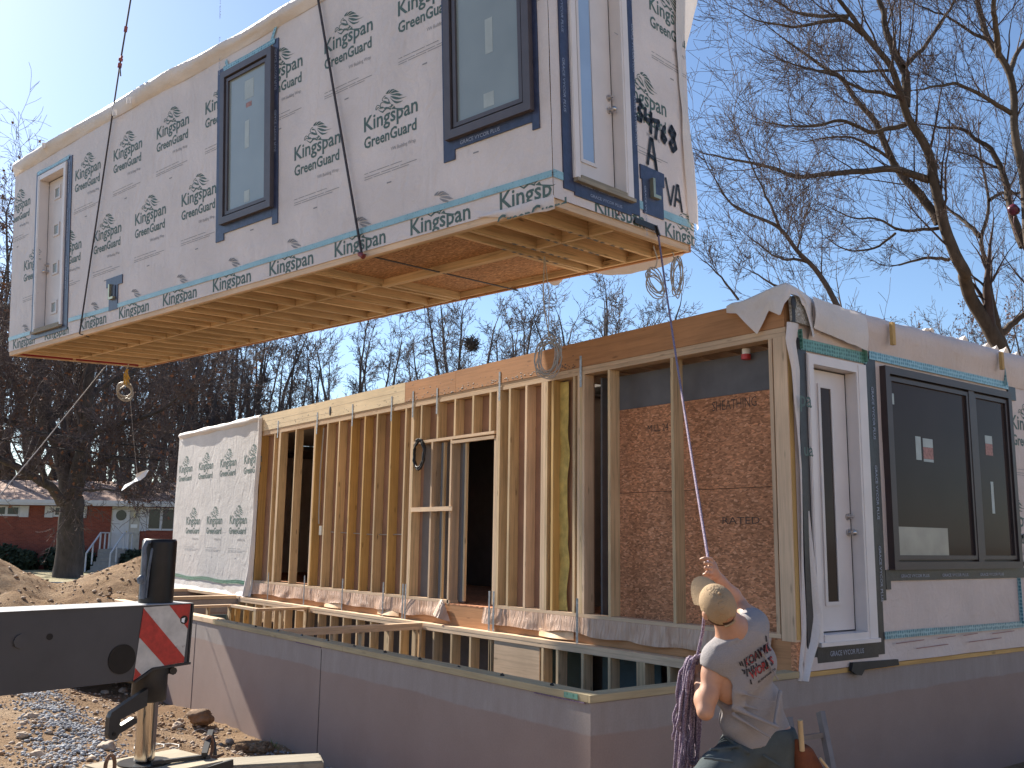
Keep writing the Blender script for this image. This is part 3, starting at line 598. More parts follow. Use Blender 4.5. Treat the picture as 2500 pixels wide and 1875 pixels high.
# ------------------------------------------------------------------ basement stud walls
def studwall(label, p, q, n_or_step, ztop, zbot, th, axis, mats, top2=True, skip=(), extra=()):
    """p, q: start / end in plan; axis 'x' or 'y' is the run; th = wall depth"""
    o = empty('basement_stud_wall', (p[0], p[1], zbot), label, 'stud wall', 'framed walls in the basement'); off = (p[0], p[1], zbot)
    run = q-(p[0] if axis == 'x' else p[1]); s = 1 if run > 0 else -1; run = abs(run)
    def B(name, u0, u1, z0, z1, mat, d0=0, d1=th):
        if axis == 'x': return box(name, (p[0]+s*u0, p[1]+d0, z0), (p[0]+s*u1, p[1]+d1, z1), mat, o, off)
        return box(name, (p[0]+d0, p[1]+s*u0, z0), (p[0]+d1, p[1]+s*u1, z1), mat, o, off)
    B('top_plate', 0, run, ztop-.04, ztop, mats[0]+axis); 
    if top2: B('top_plate', .0, run, ztop-.085, ztop-.042, mats[0]+axis, .002, th-.002)
    B('bottom_plate', 0, run, zbot, zbot+.04, mats[1]+axis)
    zt = ztop-(.087 if top2 else .042); u = .02; k = 0
    pos = []
    while u < run-.02: pos.append(u); u += n_or_step
    pos.append(run-.02)
    for u in pos+list(extra):
        if any(a < u < b for a, b in skip): continue
        B('stud', u-.019, u+.019, zbot+.041, zt, mats[1]+'z', .004, th-.004)
    return o, B
PL = .042
bw, B = studwall('long basement stud wall under the house section on the foundation', (2.27, .13), 12.15, .415, PL, ZB+.1, .14, 'y', ('pale_', 'pine_'), skip=((3.2, 4.15),), extra=(3.18, 3.22, 4.14, 4.18, 1.6, 1.64))
B('header_board', 3.24, 4.10, -.44, -.048, 'pale_y', .012, .03); B('sill_board', 3.24, 4.12, -.68, -.64, 'pale_y'); B('cripple_stud', 3.55, 3.585, -.638, -.442, 'pine_z'); B('cripple_stud', 3.86, 3.895, -.638, -.442, 'pine_z')
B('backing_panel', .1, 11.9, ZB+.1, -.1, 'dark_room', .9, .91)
w1, B = studwall('nearest basement cross wall running from the concrete to the long stud wall', (.16, 5.80), 2.26, .40, PL, ZB+.1, .095, 'x', ('pale_', 'pine_'))
B('fire_block', 1.2, 2.05, -.56, -.52, 'pale_x')
w2, B = studwall('basement cross wall forming the long side of the framed closet', (1.36, 9.16), 2.26, .42, PL, ZB+.1, .095, 'x', ('pale_', 'pine_'), False)
w3, B = studwall('short basement stud wall at the end of the framed closet', (1.36, 9.26), 10.20, .36, PL, ZB+.1, .09, 'y', ('pale_', 'amber_'), False)
w4, B = studwall('far basement cross wall between concrete and closet', (.16, 10.22), 1.40, .42, PL, ZB+.1, .095, 'x', ('pale_', 'pine_'), False)
B('insulation_board', .1, 1.2, ZB+.3, -.12, 'teal_board', .10, .115)
for k in range(3): box('basement_partition_board', (2.9, 1.0+k*1.1, -1.6), (2.92, 1.9+k*1.1, -.1), 'teal_board', bw, (2.27, .13, ZB+.1))

# ================================================================== the section already set on the foundation
LO = (2.39, 0, .045); low = empty('modular_house_section', LO, 'open framed house section already set on the foundation', 'house module'); OFFS[low.name] = LO
XW = 2.39; XE = 7.9; YE = 16.35; YO = 11.82; D = .14
def lb(name, a, b, mat, bev=0., parent=None): return box(name, a, b, mat, parent or low, LO, bev)
lb('rim_board', (XW+.004, .06, .046), (XW+.045, YO, .30), 'lvl'); lb('rim_board', (XW+.047, .062, .046), (XW+.088, YE-.05, .30), 'pine_y')
lb('subfloor', (XW+.002, .05, .301), (XE, YE-.05, .317), 'osb')
lb('bottom_plate', (XW, .16, .318), (XW+D, 4.40, .355), 'pale_y'); lb('bottom_plate', (XW, 5.37, .318), (XW+D, YO, .355), 'pale_y')
lb('top_plate', (XW, .012, 3.0), (XW+D, YO, 3.042), 'pale_y'); lb('top_plate', (XW+.003, .012, 3.045), (XW+D, YO, 3.088), 'pale_y')
lb('header_beam', (XW-.004, .02, 3.091), (XW+.10, 5.335, 3.385), 'lvl'); lb('header_beam', (XW-.004, 5.339, 3.091), (XW+.10, 6.64, 3.382), 'lvl'); lb('header_beam', (XW-.005, 6.643, 3.091), (XW+.10, YO-.02, 3.385), 'lvl_pale')
m = MB(); rr = random.Random(8)
for k in range(150):
    y = 2.9+rr.random()**1.3*3.7; z = 3.1+abs(rr.gauss(0, .035))+(.12 if rr.random() < .12 else 0); m.ball((XW-.0045, y, z), rr.uniform(.005, .011), 0, 6, (.2, 1.4, .8))
for k in range(60): m.ball((XW-.0055, rr.uniform(6.7, 11.7), 3.12+abs(rr.gauss(0, .05))), rr.uniform(.004, .009), 0, 6, (.2, 1.2, .8))
m.ball((XW-.006, 9.0, 3.2), .05, 0, 12, (.12, .75, 1.6)); m.build('nail_hole', 'black_rubber', low, LO)
m = MB(); m.box((XW-.0062, 6.66, 3.26), (XW-.0045, 11.6, 3.262)); m.box((XW-.0062, 8.9, 3.17), (XW-.0045, 11.5, 3.172)); m.build('chalk_line', 'grey_rope', low, LO)
def stud(y, w=.038, z0=.356, z1=2.999, mat='pine_z', x0=XW, d=D): return lb('stud', (x0, y-w, z0), (x0+d, y, z1), mat)
seq = [(11.79, 'amber_z'), (11.19, 'pine_z'), (10.98, 'pale_z'), (10.94, 'pine_z'), (10.30, 'pine_z'), (9.56, 'pale_z'), (9.52, 'amber_z'), (9.09, 'pine_z'), (8.68, 'pine_z'), (8.26, 'amber_z'), (7.83, 'amber_z'), (7.45, 'pine_z'), (7.03, 'amber_z'), (6.62, 'pine_z'),
       (6.45, 'pale_z'), (6.41, 'pine_z'), (4.36, 'pine_z'), (4.15, 'pine_z'), (3.82, 'pale_z'), (3.51, 'pale_z'), (3.47, 'pale_z'), (3.43, 'pine_z'), (3.32, 'amber_z'), (2.94, 'pine_z'), (2.86, 'pale_z'), (2.82, 'pine_z'), (2.78, 'pale_z'), (2.36, 'pine_z'), (1.43, 'pine_z'), (.205, 'pale_z')]
for y, mt in seq: stud(y, mat=mt)
lb('corner_post', (XW-.004, .004, .30), (XW+D, .15, 3.0), 'pale_z'); lb('corner_post', (XW+.01, .0, .318), (XW+.2, .0035, 3.0), 'amber_z')
# the closet / pocket door opening
for y in (4.40,): stud(y, mat='pale_z')
stud(4.44, mat='pale_z', z1=2.40); stud(5.90, .038, .356, 2.46, 'pale_z'); stud(5.43, .038, .30, 2.46, 'pale_z')
for y in (6.2, 5.78, 5.36, 4.94, 4.56): lb('cripple_stud', (XW, y-.038, 2.502), (XW+D, y, 2.999), 'pine_z')
lb('door_header', (XW, 4.445, 2.462), (XW+D, 6.369, 2.50), 'pale_y'); lb('door_header', (XW-.006, 4.44, 2.40), (XW+.04, 5.42, 2.44), 'pale_y'); lb('cross_brace', (XW-.02, 5.33, 1.51), (XW-.001, 6.36, 1.57), 'pale_y')
for y in (5.72, 5.2): lb('pocket_door_post', (XW+.05, y-.05, .356), (XW+.085, y, 2.44), 'grey_board'); lb('pocket_door_post', (XW+.05, y-.085, .356), (XW+.085, y-.052, 2.44), 'pine_z')
# what closes the bays from behind
def back(y0, y1, mat, x=XW+D+.002, z0=.33, z1=2.995): return lb('wall_panel', (x, y0, z0), (x+.013, y1, z1), mat)
back(6.3, 9.57, 'back_panel'); back(10.92, YO, 'back_panel'); back(2.74, 4.33, 'back_panel'); back(4.33, 6.3, 'back_panel', z0=2.47); back(5.24, 6.3, 'drywall', z1=2.468)
rr = random.Random(12)
for y0, y1 in ((8.68, 9.052), (8.26, 8.642), (7.83, 8.222), (7.03, 7.412), (6.62, 6.992), (10.98, 11.152), (3.32, 3.392), (3.82, 4.112)):
    y = y0+.004; w = rr.uniform(.05, .11)
    def bead(u, v, y=y, w=w): return (XW+D-.004-.05*math.sin(u*3.14)-.02*vn(u*3, v*14, y), y+w*u*(1+.35*vn(v*9, y, 1)), .36+v*2.62)
    m = MB(); m.sheet(5, 40, bead); m.build('spray_foam', 'foam', low, LO)
def foamstrip(u, v): return (XW+.05-.03*vn(v*8, 3), 3.12+.10*u*(1+.5*vn(v*7, 2))+.04*math.sin(v*9)*(v > .6), .36+v*2.6)
m = MB(); m.sheet(4, 40, lambda u, v: (XW+.10-.03*vn(v*8, 3), 3.13+.16*u+.03*vn(v*7, u), .36+v*2.62)); m.build('spray_foam', 'foam', low, LO)
# interior seen through the openings
XB = 2.64
lb('partition', (XB, .16, .318), (XB+.012, 2.73, 1.66), 'osb'); lb('partition', (XB, .16, 1.666), (XB+.012, 2.73, 2.58), 'osb'); lb('partition_band', (XB-.004, .16, 2.582), (XB+.012, 2.74, 2.962), 'grey_board')
lb('partition', (XW+D+.001, 2.60, .318), (XB-.001, 2.625, 2.96), 'grey_board'); lb('partition', (XW+.21, .152, .318), (XB, .159, 2.96), 'grey_board')
for i in range(9):
    y = .3+i*.405; lb('ceiling_joist', (XW+D+.01, y-.02, 3.09), (4.6, y+.02, 3.30), 'pale_x')
m = MB(); m.cyl((2.59, .62, 2.998), (2.59, .62, 2.945), .04, 16, 0); m.build('ceiling_lamp', 'plastic_white', low, LO); m = MB(); m.cyl((2.585, .62, 2.944), (2.585, .62, 2.895), .046, 16, 0); m.build('ceiling_lamp_cover', 'red_signal', low, LO)
for tx, y, z, w, h in (('SHEATHING', 1.1, 2.44, .55, .1), ('MILL 24', 2.0, 2.3, .3, .08), ('RATED', 1.0, 1.32, .45, .07)): m = MB(); m.text(tx, lambda a, b, y=y, z=z: (XB-.002, y-a, z+b), w, h, 0); m.build('panel_stamp', 'print_small_dark', low, LO)
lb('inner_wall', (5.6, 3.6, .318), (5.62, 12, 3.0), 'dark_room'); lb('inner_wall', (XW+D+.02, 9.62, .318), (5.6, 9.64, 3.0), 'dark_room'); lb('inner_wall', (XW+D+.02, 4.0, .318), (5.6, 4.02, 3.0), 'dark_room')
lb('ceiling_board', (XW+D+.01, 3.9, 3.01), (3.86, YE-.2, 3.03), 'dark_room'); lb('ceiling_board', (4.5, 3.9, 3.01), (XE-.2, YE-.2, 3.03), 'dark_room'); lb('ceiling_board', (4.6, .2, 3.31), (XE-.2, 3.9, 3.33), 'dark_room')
for i, (y, z) in enumerate(((4.6, .36), (4.75, .75), (5.0, .55))): lb('stored_board', (3.6+.3*i, 4.3, z), (3.95+.3*i, 5.4, z+.09), 'lvl')
# roof
lb('roof_deck', (4.5, .06, 3.335), (XE, YE-.05, 3.385), 'osb_grey'); lb('roof_deck', (XW+.105, .06, 3.3355), (3.86, 3.898, 3.384), 'pale_x'); lb('roof_deck', (3.862, 9.3, 3.335), (4.498, YE-.05, 3.3845), 'osb_grey'); lb('roof_deck', (XW+.105, 3.9, 3.335), (3.86, YE-.05, 3.384), 'osb_grey')
# plastic skirt over the rim
def skirt(y0, y1, seed, zb=.13):
    n = int((y1-y0)/.05); m = MB()
    def fn(u, v):
        y = y0+(y1-y0)*u; w = .012+.035*v*(.5+.5*math.sin(y*9+seed+2*vn(y*2, seed)))+.02*v*vn(y*5, v*2, seed)
        return (XW-w-.006, y+.02*v*vn(y*4, 1, seed), .318-v*(.318-zb-.05*vn(y*1.5, seed)))
    m.sheet(max(8, n*2), 8, fn); return m.build('plastic_skirt', 'poly_film', low, LO)
skirt(5.44, 11.75, 1); skirt(.25, 4.58, 5)
m = MB(); m.sheet(8, 8, lambda u, v: (XW-.03-.12*v*math.sin(u*3), 5.44+.18*u-.1*v+.3*(v-.4)*(u-.3), .36-.27*v*(1-.4*u))); m.build('plastic_skirt', 'poly_film', low, LO)
for i, y in enumerate((8.6, 6.9, 3.2)):
    m = MB(); m.sheet(6, 4, lambda u, v, y=y: (XW-.012-.05*math.sin(u*3.1)*v, y-.3+.6*u, .15-.085*v)); m.build('torn_film', 'lvl_film', low, LO)
# straps
for y, z0, z1 in ((11.04, 2.91, 3.22), (9.46, 2.85, 3.22), (8.22, 2.88, 3.23), (7.01, 2.85, 3.22), (6.41, 2.85, 3.23), (5.78, 2.84, 3.2), (4.34, 2.87, 3.24), (2.80, 2.86, 3.22)):
    lb('metal_strap', (XW-.0085, y-.018, z0), (XW-.0055, y+.018, z1), 'steel_strap')
for y in (11.0, 9.56, 8.23, 6.99, 6.45, 6.38, 4.42, 4.33, 2.80):
    m = MB(); m.box((XW-.052, y-.018, .0), (XW-.049, y+.018, .52)); m.build('metal_strap', 'steel_strap', low, LO)
# wrap on the far part of the open side
m = MB(); wavy_wall(m, lambda u, v, w: (XW-.012-w*.9-.03*smooth((.34-v)/.3)*(1+.7*vn(u*5, v*3)), u, v), (YO-.05, YE, .08), (.06, 3.37, .07), [], .004, 9)
mp = lambda u, v: (XW-.0142-wv(-u, v, .004, 9)*.9, -u, v)
for k in range(3): printwrap(m, mp, -(15.53-1.235*k), 1.38)
for k in range(4): printwrap(m, mp, -(16.21-1.235*k), 2.515, fine=k > 9)
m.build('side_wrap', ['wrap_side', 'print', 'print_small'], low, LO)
m = MB(); vs = []
for i in range(40):
    y = 11.95+i*4.38/39; z = .285+.015*math.sin(i*.4); vs += [(XW-.034, y, z-.035), (XW-.034, y, z+.035)]
m.add(vs, [(2*i, 2*i+2, 2*i+3, 2*i+1) for i in range(39)]); m.build('seam_tape', 'green_tape', low, LO)
m = MB(); m.sheet(6, 40, lambda u, v: (XW-.03-.04*math.sin(u*3.1)-.05*math.sin(u*3.1)*(1-v)**4-.015*vn(v*9, u), YO-.11+.17*u+.05*vn(v*3, 2)+.18*(1-v)**6, .06+3.26*v)); m.build('wrap_edge', 'wrap_loose', low, LO)
m = MB(); m.sheet(40, 5, lambda u, v: (XW-.02-.05*math.sin(v*3)*(1+.5*vn(u*9, v)), YO-.02+4.5*u, 3.27+.13*v+.03*vn(u*7, v*2))); m.build('roof_wrap', 'wrap_loose', low, LO)
m = MB(); m.sheet(30, 5, lambda u, v: (XW-.04-.05*v-.03*vn(u*8, v), YO+.1+4.3*u, .12-.1*v+.04*vn(u*9, v*3))); m.build('wrap_hem', 'poly_white', low, LO)
# end wall with door and large window (outside is -y) --------------------------------
ME = lambda u, v, t: (u, -t, v)
DL = (2.72, 3.42, .34, 2.79)
m = MB(); wavy_wall(m, lambda u, v, w: (u, -w-.006-.02*smooth((.28-v)/.2)*(1+.8*vn(u*3, v*9)), v), (XW+.06, XE, .11), (.05, 3.20, .1), [DL], .005, 14)
mp = lambda u, v: (u, -wv(u, v, .005, 14)-.0082, v)
printwrap(m, mp, 6.56, 2.50); printwrap(m, mp, 6.06, 1.372); printwrap(m, mp, 6.06+1.2466, 1.372)
for k, (u, v, L) in enumerate(((3.85, .215, .5), (4.6, .225, .35), (5.1, .23, .3), (5.7, .22, .5), (4.2, .15, .6), (5.2, .16, .7))): m.add([(u, -.05, v), (u+L, -.05, v+.01), (u+L, -.05, v+.018), (u, -.05, v+.008)], [(0, 1, 2, 3)], 3)
stroke(m, [(6.56, 1.18), (6.6, 1.26), (6.7, 1.28), (6.72, 1.2), (6.66, 1.1)], .02, 4, lambda u, v: (u, -.02, v)); stroke(m, [(6.58, .95), (6.66, .98), (6.7, .9), (6.6, .86)], .02, 4, lambda u, v: (u, -.02, v))
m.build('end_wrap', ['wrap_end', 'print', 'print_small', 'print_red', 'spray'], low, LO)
def roofedge(u, v):
    x = XW+.3+u*5.2; k = .5+.5*vn(x*.7, 4, 0, 3)
    pr = [(.012, 2.99), (.03+.03*k, 3.12), (.05+.05*k, 3.24), (.045+.04*k, 3.34), (.0, 3.41), (-.3, 3.43)]
    t = v*5; i = min(4, int(t)); f = t-i; o = pr[i][0]*(1-f)+pr[i+1][0]*f; z = pr[i][1]*(1-f)+pr[i+1][1]*f
    return (x, -o-.012*vn(x*3, z*5), z+.02*vn(x*1.3, 2)+.012*vn(x*5, z*7))
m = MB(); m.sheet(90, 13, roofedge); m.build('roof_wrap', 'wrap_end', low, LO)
rr = random.Random(6)
for i in range(26):
    x = 3.5+i*.16+rr.uniform(-.05, .05)
    if i > 3 and rr.random() < .6: m = MB(); m.sheet(5, 4, lambda u, v, x=x, a=rr.uniform(.02, .075), b=rr.uniform(.08, .2): (x+b*u, .02+.1*v, 3.40+a*math.sin(u*3.1)*(1-.5*v)+.015*vn(u*5, v*4, x))); m.build('torn_wrap', 'wrap_loose', low, LO)
# folded corner wrap
HEM = [(0, .07), (.12, .12), (.26, .37), (.36, .20), (.46, .30), (.52, .10), (.62, .09), (.70, .14), (.80, .40), (.88, .36), (1, .30)]
def fold(u, v):
    i = 0
    while i < len(HEM)-2 and HEM[i+1][0] < u: i += 1
    a, b = HEM[i], HEM[i+1]; f = (u-a[0])/(b[0]-a[0]); dep = a[1]*(1-f)+b[1]*f
    if u < .5: x, y = XW-.03-.045*math.sin(u*6)-.03*v*math.sin(u*16), .66-u*1.42
    else: x, y = XW-.05+(u-.5)*1.05, -.05-.03*math.sin((u-.5)*9)-.03*v*abs(math.sin(u*14))
    zt = 3.40+.075*math.exp(-((u-.47)/.2)**2); w = .014*vn(u*9, v*5, 4)
    if v < .25: k = 1-v/.25; return (x+.10*k*(u < .62)+.02*k, y+.10*k*(u > .4), zt+.012*k+w)
    return (x+w, y+w, zt-dep*(v-.25)/.75)
m = MB(); m.sheet(70, 14, fold)
m.build('corner_wrap', 'wrap_loose', low, LO)
m = MB(); m.prism([(XW-.0, 3.36), (XW+.08, 3.375), (XW+.30, 3.31), (XW+.355, 3.12), (XW+.02, 3.13)], 'y', -.062, -.03); m.build('corner_blocking', 'osb_grey', low, LO)
m = MB(); m.ball((XW+.03, -.066, 3.30), .045, 0, 12, (.9, .2, 1.5)); m.box((XW+.005, -.068, 3.12), (XW+.05, -.0625, 3.28)); m.build('blocking_hole', 'black_rubber', low, LO)
m = MB(); m.sheet(14, 6, lambda u, v: (XW+.29+.86*u, -.085-.03*math.sin(v*3)+.01*vn(u*6, v), 3.40-.30*v-.05*u*v-.05*u+.012*vn(u*7, v*4))); m.build('roof_wrap_flap', 'wrap_loose', low, LO)
ST = [(3.10, -.03, .17), (2.95, -.07, .17), (2.7, -.01, .17), (2.4, .0, .16), (2.1, .03, .155), (1.8, .055, .15), (1.4, .07, .15), (1.0, .075, .165), (.7, .08, .19), (.5, .08, .22), (.3, .06, .17), (.1, .02, .08), (-.02, .0, .05)]
def strip(u, v):
    z = 3.12-v*3.14; i = 0
    while i < len(ST)-2 and ST[i+1][0] > z: i += 1
    a, b = ST[i], ST[i+1]; f = max(0, min(1, (a[0]-z)/(a[0]-b[0]))); x = a[1]*(1-f)+b[1]*f; w = a[2]*(1-f)+b[2]*f
    return (XW+x+w*u, -.03-.03*math.sin(u*3.1+v*5)-.015*math.sin(u*9)*(.3+v), z)
m = MB(); m.sheet(12, 60, strip)
for t, v, h, w in (('pa', .245, .15, .17), ('ua', .385, .12, .13)):
    m.text(t, lambda a, b, v=v: (XW+(.065 if v > .3 else .03)+a, -.10, 3.12-v*3.14+b), w, h, .012, 1)
m.build('corner_strip', ['wrap_loose', 'print'], low, LO)
# tapes, door, window
def etape(rects, mat='tape_dark', texts=(), name='flashing_tape'):
    m = MB()
    for i, a in enumerate(rects): slab(m, *a, ME, .004, .021+.0012*i)
    for (u, v, L, h, vert) in texts:
        tapetext(m, (lambda a, b: ME(u+b, v-a, .028)) if vert else (lambda a, b: ME(u+a, v+b, .028)), L, h)
    return m.build(name, [mat, 'tape_print'], low, LO)
etape([(2.52, 2.645, .10, 3.0), (3.59, 3.77, .62, 2.97), (3.59, 3.70, .13, .62), (2.645, 3.59, .11, .275)], texts=[(3.67, 2.7, 2.2, .04, True), (2.8, .16, .85, .045, False)])
etape([(3.78, 6.62, .80, .905), (3.78, 3.86, .72, .80), (6.50, 6.68, 2.83, 2.985)], texts=[(4.0, .83, 2.4, .03, False)])
m = tapeband(2.56, 3.62, 2.945, .11, lambda u, v: (u, -.027, v), 3, .006); m.build('head_tape', 'green_tape', low, LO)
m = tapeband(3.66, 6.5, 2.985, .085, lambda u, v: (u, -.029, v), 5, .006); m.build('head_tape', 'teal', low, LO)
m = MB(); m.bar((3.58, -.03, 2.9), (3.56, -.03, 3.13), .004, .07); m.bar((2.56, -.03, 2.9), (2.55, -.03, 3.08), .004, .05); m.build('head_tape', 'green_tape', low, LO)
m = MB(); m.bar((6.42, -.03, 2.98), (6.38, -.03, 3.25), .004, .06); m.bar((6.43, -.024, .80), (6.43, -.024, .3), .004, .05); m.build('head_tape', 'teal', low, LO)
m = tapeband(3.70, XE, .295, .07, lambda u, v: (u, -.030, v), 9, .006); m.build('seam_tape', 'teal', low, LO)
door(2.64, 3.58, .285, 2.87, 2.73, 3.41, .35, 2.775, .09, ME, low, [(2.985, 3.15, .62, 2.60)], 'glass_dark', [(3.355, 1.25), (3.355, 1.40)], 'pale door with one tall narrow pane')
for o in low.children:
    pass
window(3.86, 6.46, .905, 2.90, ME, low, 'brown_frame', 'glass_dark', [(3.98, 4.06, 2.53, 2.64, 'sticker'), (4.42, 4.52, 2.0, 2.24, 'sticker'), (4.56, 4.75, 2.14, 2.23, 'sticker'), (4.56, 4.75, 2.02, 2.138, 'paper_red'), (4.56, 4.75, 1.99, 2.018, 'sticker'), (5.86, 6.02, 2.27, 2.36, 'sticker'), (5.86, 6.02, 2.14, 2.268, 'paper_red'), (5.92, 5.98, 1.5, 1.85, 'sticker')], w=.075, mull=5.56, label='large dark brown two part window')
m = MB(); slab(m, 3.96, 4.95, 1.0, 1.32, ME, .0305, .0312); m.build('window_light_patch', 'pane_light', low, LO)  # lit patch seen in the pane, painted as a pale panel
for x, z0, z1 in ((3.95, 3.11, 3.34), (6.19, 3.13, 3.33)): lb('batten', (x-.025, -.135, z0), (x+.025, -.10, z1), 'amber_z')
m = MB(); m.prism([(3.10, .02), (3.12, .09), (3.86, .075), (3.87, .02), (3.3, .015), (3.25, -.03), (3.18, -.02)], 'y', -.06, -.028); m.build('rubber_strip', 'black_rubber', low, LO)
lb('rim_board', (XW+.05, .012, .046), (XE, .05, .30), 'pine_x')
m = MB(); m.box((XE-.02, .06, .31), (XE, YE-.05, 3.33)); m.box((XW+.1, YE-.06, .31), (XE-.03, YE-.03, 3.33)); m.build('outer_wall', 'wrap', low, LO)
m = MB(); m.box((XW-.004, .002, .02), (XW+.10, .058, .30)); m.build('rim_end', 'osb', low, LO)
# cable coils on the framing
m = MB(); c = Vector((XW-.05, 6.14, 2.30)); rr = random.Random(2)
for k in range(5):
    a, b = .13+rr.uniform(-.015, .015), .20+rr.uniform(-.02, .02)
    m.tube([c+Vector((rr.uniform(-.02, .02), a*math.sin(t*.3927), b*math.cos(t*.3927))) for t in range(17)], .012, 6)
tag(m.build('black_cable_coil', 'black_rubber'), 'black cable coil hanging at the framed door opening', 'cable')
m = MB()
for dx in (0, .02): m.tube([(XW+.06, 9.32+dx, 2.95), (XW+.05, 9.36+dx, 2.2), (XW+.05, 9.34+dx, 1.5), (XW+.04, 9.3+dx, 1.36)], .007, 5)
m.box((XW+.03, 9.19, 1.18), (XW+.08, 9.28, 1.33)); tag(m.build('cable_with_box', 'cable_white'), 'grey cables running down to an outlet box between studs', 'cable')
m = MB(); m.tube([(XW+.10, 9.0, 1.23), (XW+.10, 8.2, 1.21), (XW+.09, 7.5, 1.19), (XW+.09, 6.7, 1.2)], .009, 5); tag(m.build('stud_cable', 'cable_white'), 'white cable threaded level through the studs', 'cable')
# ================================================================== ground
HX = Vector((math.cos(YAW), -math.sin(YAW), 0)); HF = Vector((math.sin(YAW), math.cos(YAW), 0))
def fdepth(x, y): return (x-CAM.x)*HF.x+(y-CAM.y)*HF.y
def gz(x, y):
    dx, dy = max(-x, 0), max(-y, 0); a = smooth((dx-.3)/2.4) if dx > 0 else 0; b = smooth((dy-.3)/3.6) if dy > 0 else 0
    k = max(a, b, smooth((y-15)/4), smooth((x-8.5)/4))
    far = smooth((math.hypot(x+2, y-3)-16)/12); n = .07*vn(x*.5, y*.5)+.05*vn(x*1.3, y*1.3, 1)+.028*vn(x*3.1, y*3.1, 2)+.014*vn(x*8, y*8, 3)
    berm = .16*math.exp(-((dx-.9)/.5)**2)*smooth((6.5-y)/3)*smooth((y-1)/2)
    return -1.16+.66*k+n*(1-far)-.13*far*1.0+berm*.6+.22*math.exp(-((x+3.3)**2+(y-4.5)**2)/6)*0
def axis(lo, hi, a, b, st):
    v = list(np.arange(a, b+1e-6, st)); s = st; x = b
    while x < hi: s *= 1.22; x += s; v.append(x)
    s = st; x = a
    while x > lo: s *= 1.22; x -= s; v.insert(0, x)
    return v
gx = sorted(axis(-900, 900, -9, 1.0, .11)+[.06, 8.1]); gy = sorted(axis(-700, 900, -4, 16, .12)+[.06, 16.3])
V = [(x, y, gz(x, y)) for y in gy for x in gx]; n = len(gx); F = []; MI = []
for j in range(len(gy)-1):
    for i in range(n-1):
        x, y = (gx[i]+gx[i+1])/2, (gy[j]+gy[j+1])/2
        if .06 < x < 8.1 and .06 < y < 16.3: continue
        F.append((j*n+i, j*n+i+1, (j+1)*n+i+1, (j+1)*n+i)); MI.append(1 if fdepth(x, y) > 30 or y > 24 or x > 22 or y < -14 or x < -24 else 0)
def groundmats():
    m, N, L, P = _new('dirt'); v = coords(N, L); n1 = noise(N, L, v, .7, 6, .65); n2 = noise(N, L, v, 5, 6, .7); n3 = noise(N, L, v, 40, 4, .75)
    col = ramp(N, L, n1, [(.3, (.27, .165, .09)), (.5, (.41, .275, .165)), (.7, (.52, .38, .25))])
    col = mixc(N, L, ramp(N, L, n2, [(.35, .55), (.6, 0.)]), col, (.20, .115, .07))
    col = mixc(N, L, 1., col, ramp(N, L, n3, [(.25, .6), (.75, 1.1)]), 'MULTIPLY')
    L.new(col, P.inputs['Base Color']); P.inputs['Roughness'].default_value = .95; P.inputs['Specular IOR Level'].default_value = .1
    ad = N.new('ShaderNodeMath'); L.new(n2, ad.inputs[0]); L.new(n3, ad.inputs[1]); bump(N, L, P, ad.outputs[0], .9, .05); MATS['dirt'] = m
    m, N, L, P = _new('lawn'); v = coords(N, L); n1 = noise(N, L, v, .25, 6, .6); n3 = noise(N, L, v, 9, 5, .8)
    col = ramp(N, L, n1, [(.3, (.17, .16, .07)), (.55, (.32, .27, .14)), (.75, (.40, .32, .2))]); col = mixc(N, L, 1., col, ramp(N, L, n3, [(.25, .55), (.75, 1.1)]), 'MULTIPLY')
    L.new(col, P.inputs['Base Color']); P.inputs['Roughness'].default_value = .95; bump(N, L, P, n3, .8, .06); MATS['lawn'] = m
groundmats()
me = bpy.data.meshes.new('ground'); me.from_pydata(V, [], F); me.materials.append(MATS['dirt']); me.materials.append(MATS['lawn'])
me.polygons.foreach_set('material_index', MI); me.polygons.foreach_set('use_smooth', [True]*len(F))
ground = bpy.data.objects.new('ground', me); COL.objects.link(ground); tag(ground, kind='structure')
plain('asphalt', (.05, .05, .055), .9, .2, 2); plain('kerb', (.38, .36, .33), .85)
def hp(l, d, z): q = CAM+HX*l+HF*d; return Vector((q.x, q.y, z))
m = MB()
for k in range(40):
    a, b = -140+k*7, -133+k*7; P4 = [hp(l, d, 0) for l, d in ((a, 27.), (b, 27.), (b, 33.), (a, 33.))]; m.add([(p.x, p.y, -.56) for p in P4], [(0, 1, 2, 3)])
tag(m.build('road', 'asphalt'), kind='structure')
m = MB()
for k in range(40): m.bar(hp(-140+k*7, 33.1, -.53), hp(-133.01+k*7, 33.1, -.53), .2, .14)
tag(m.build('kerb', 'kerb'), kind='structure')
def ghit(px, py):
    for k in range(400):
        d = 2+k*.06; p = at(px, py, d)
        if p.z < gz(p.x, p.y): return p
    return p
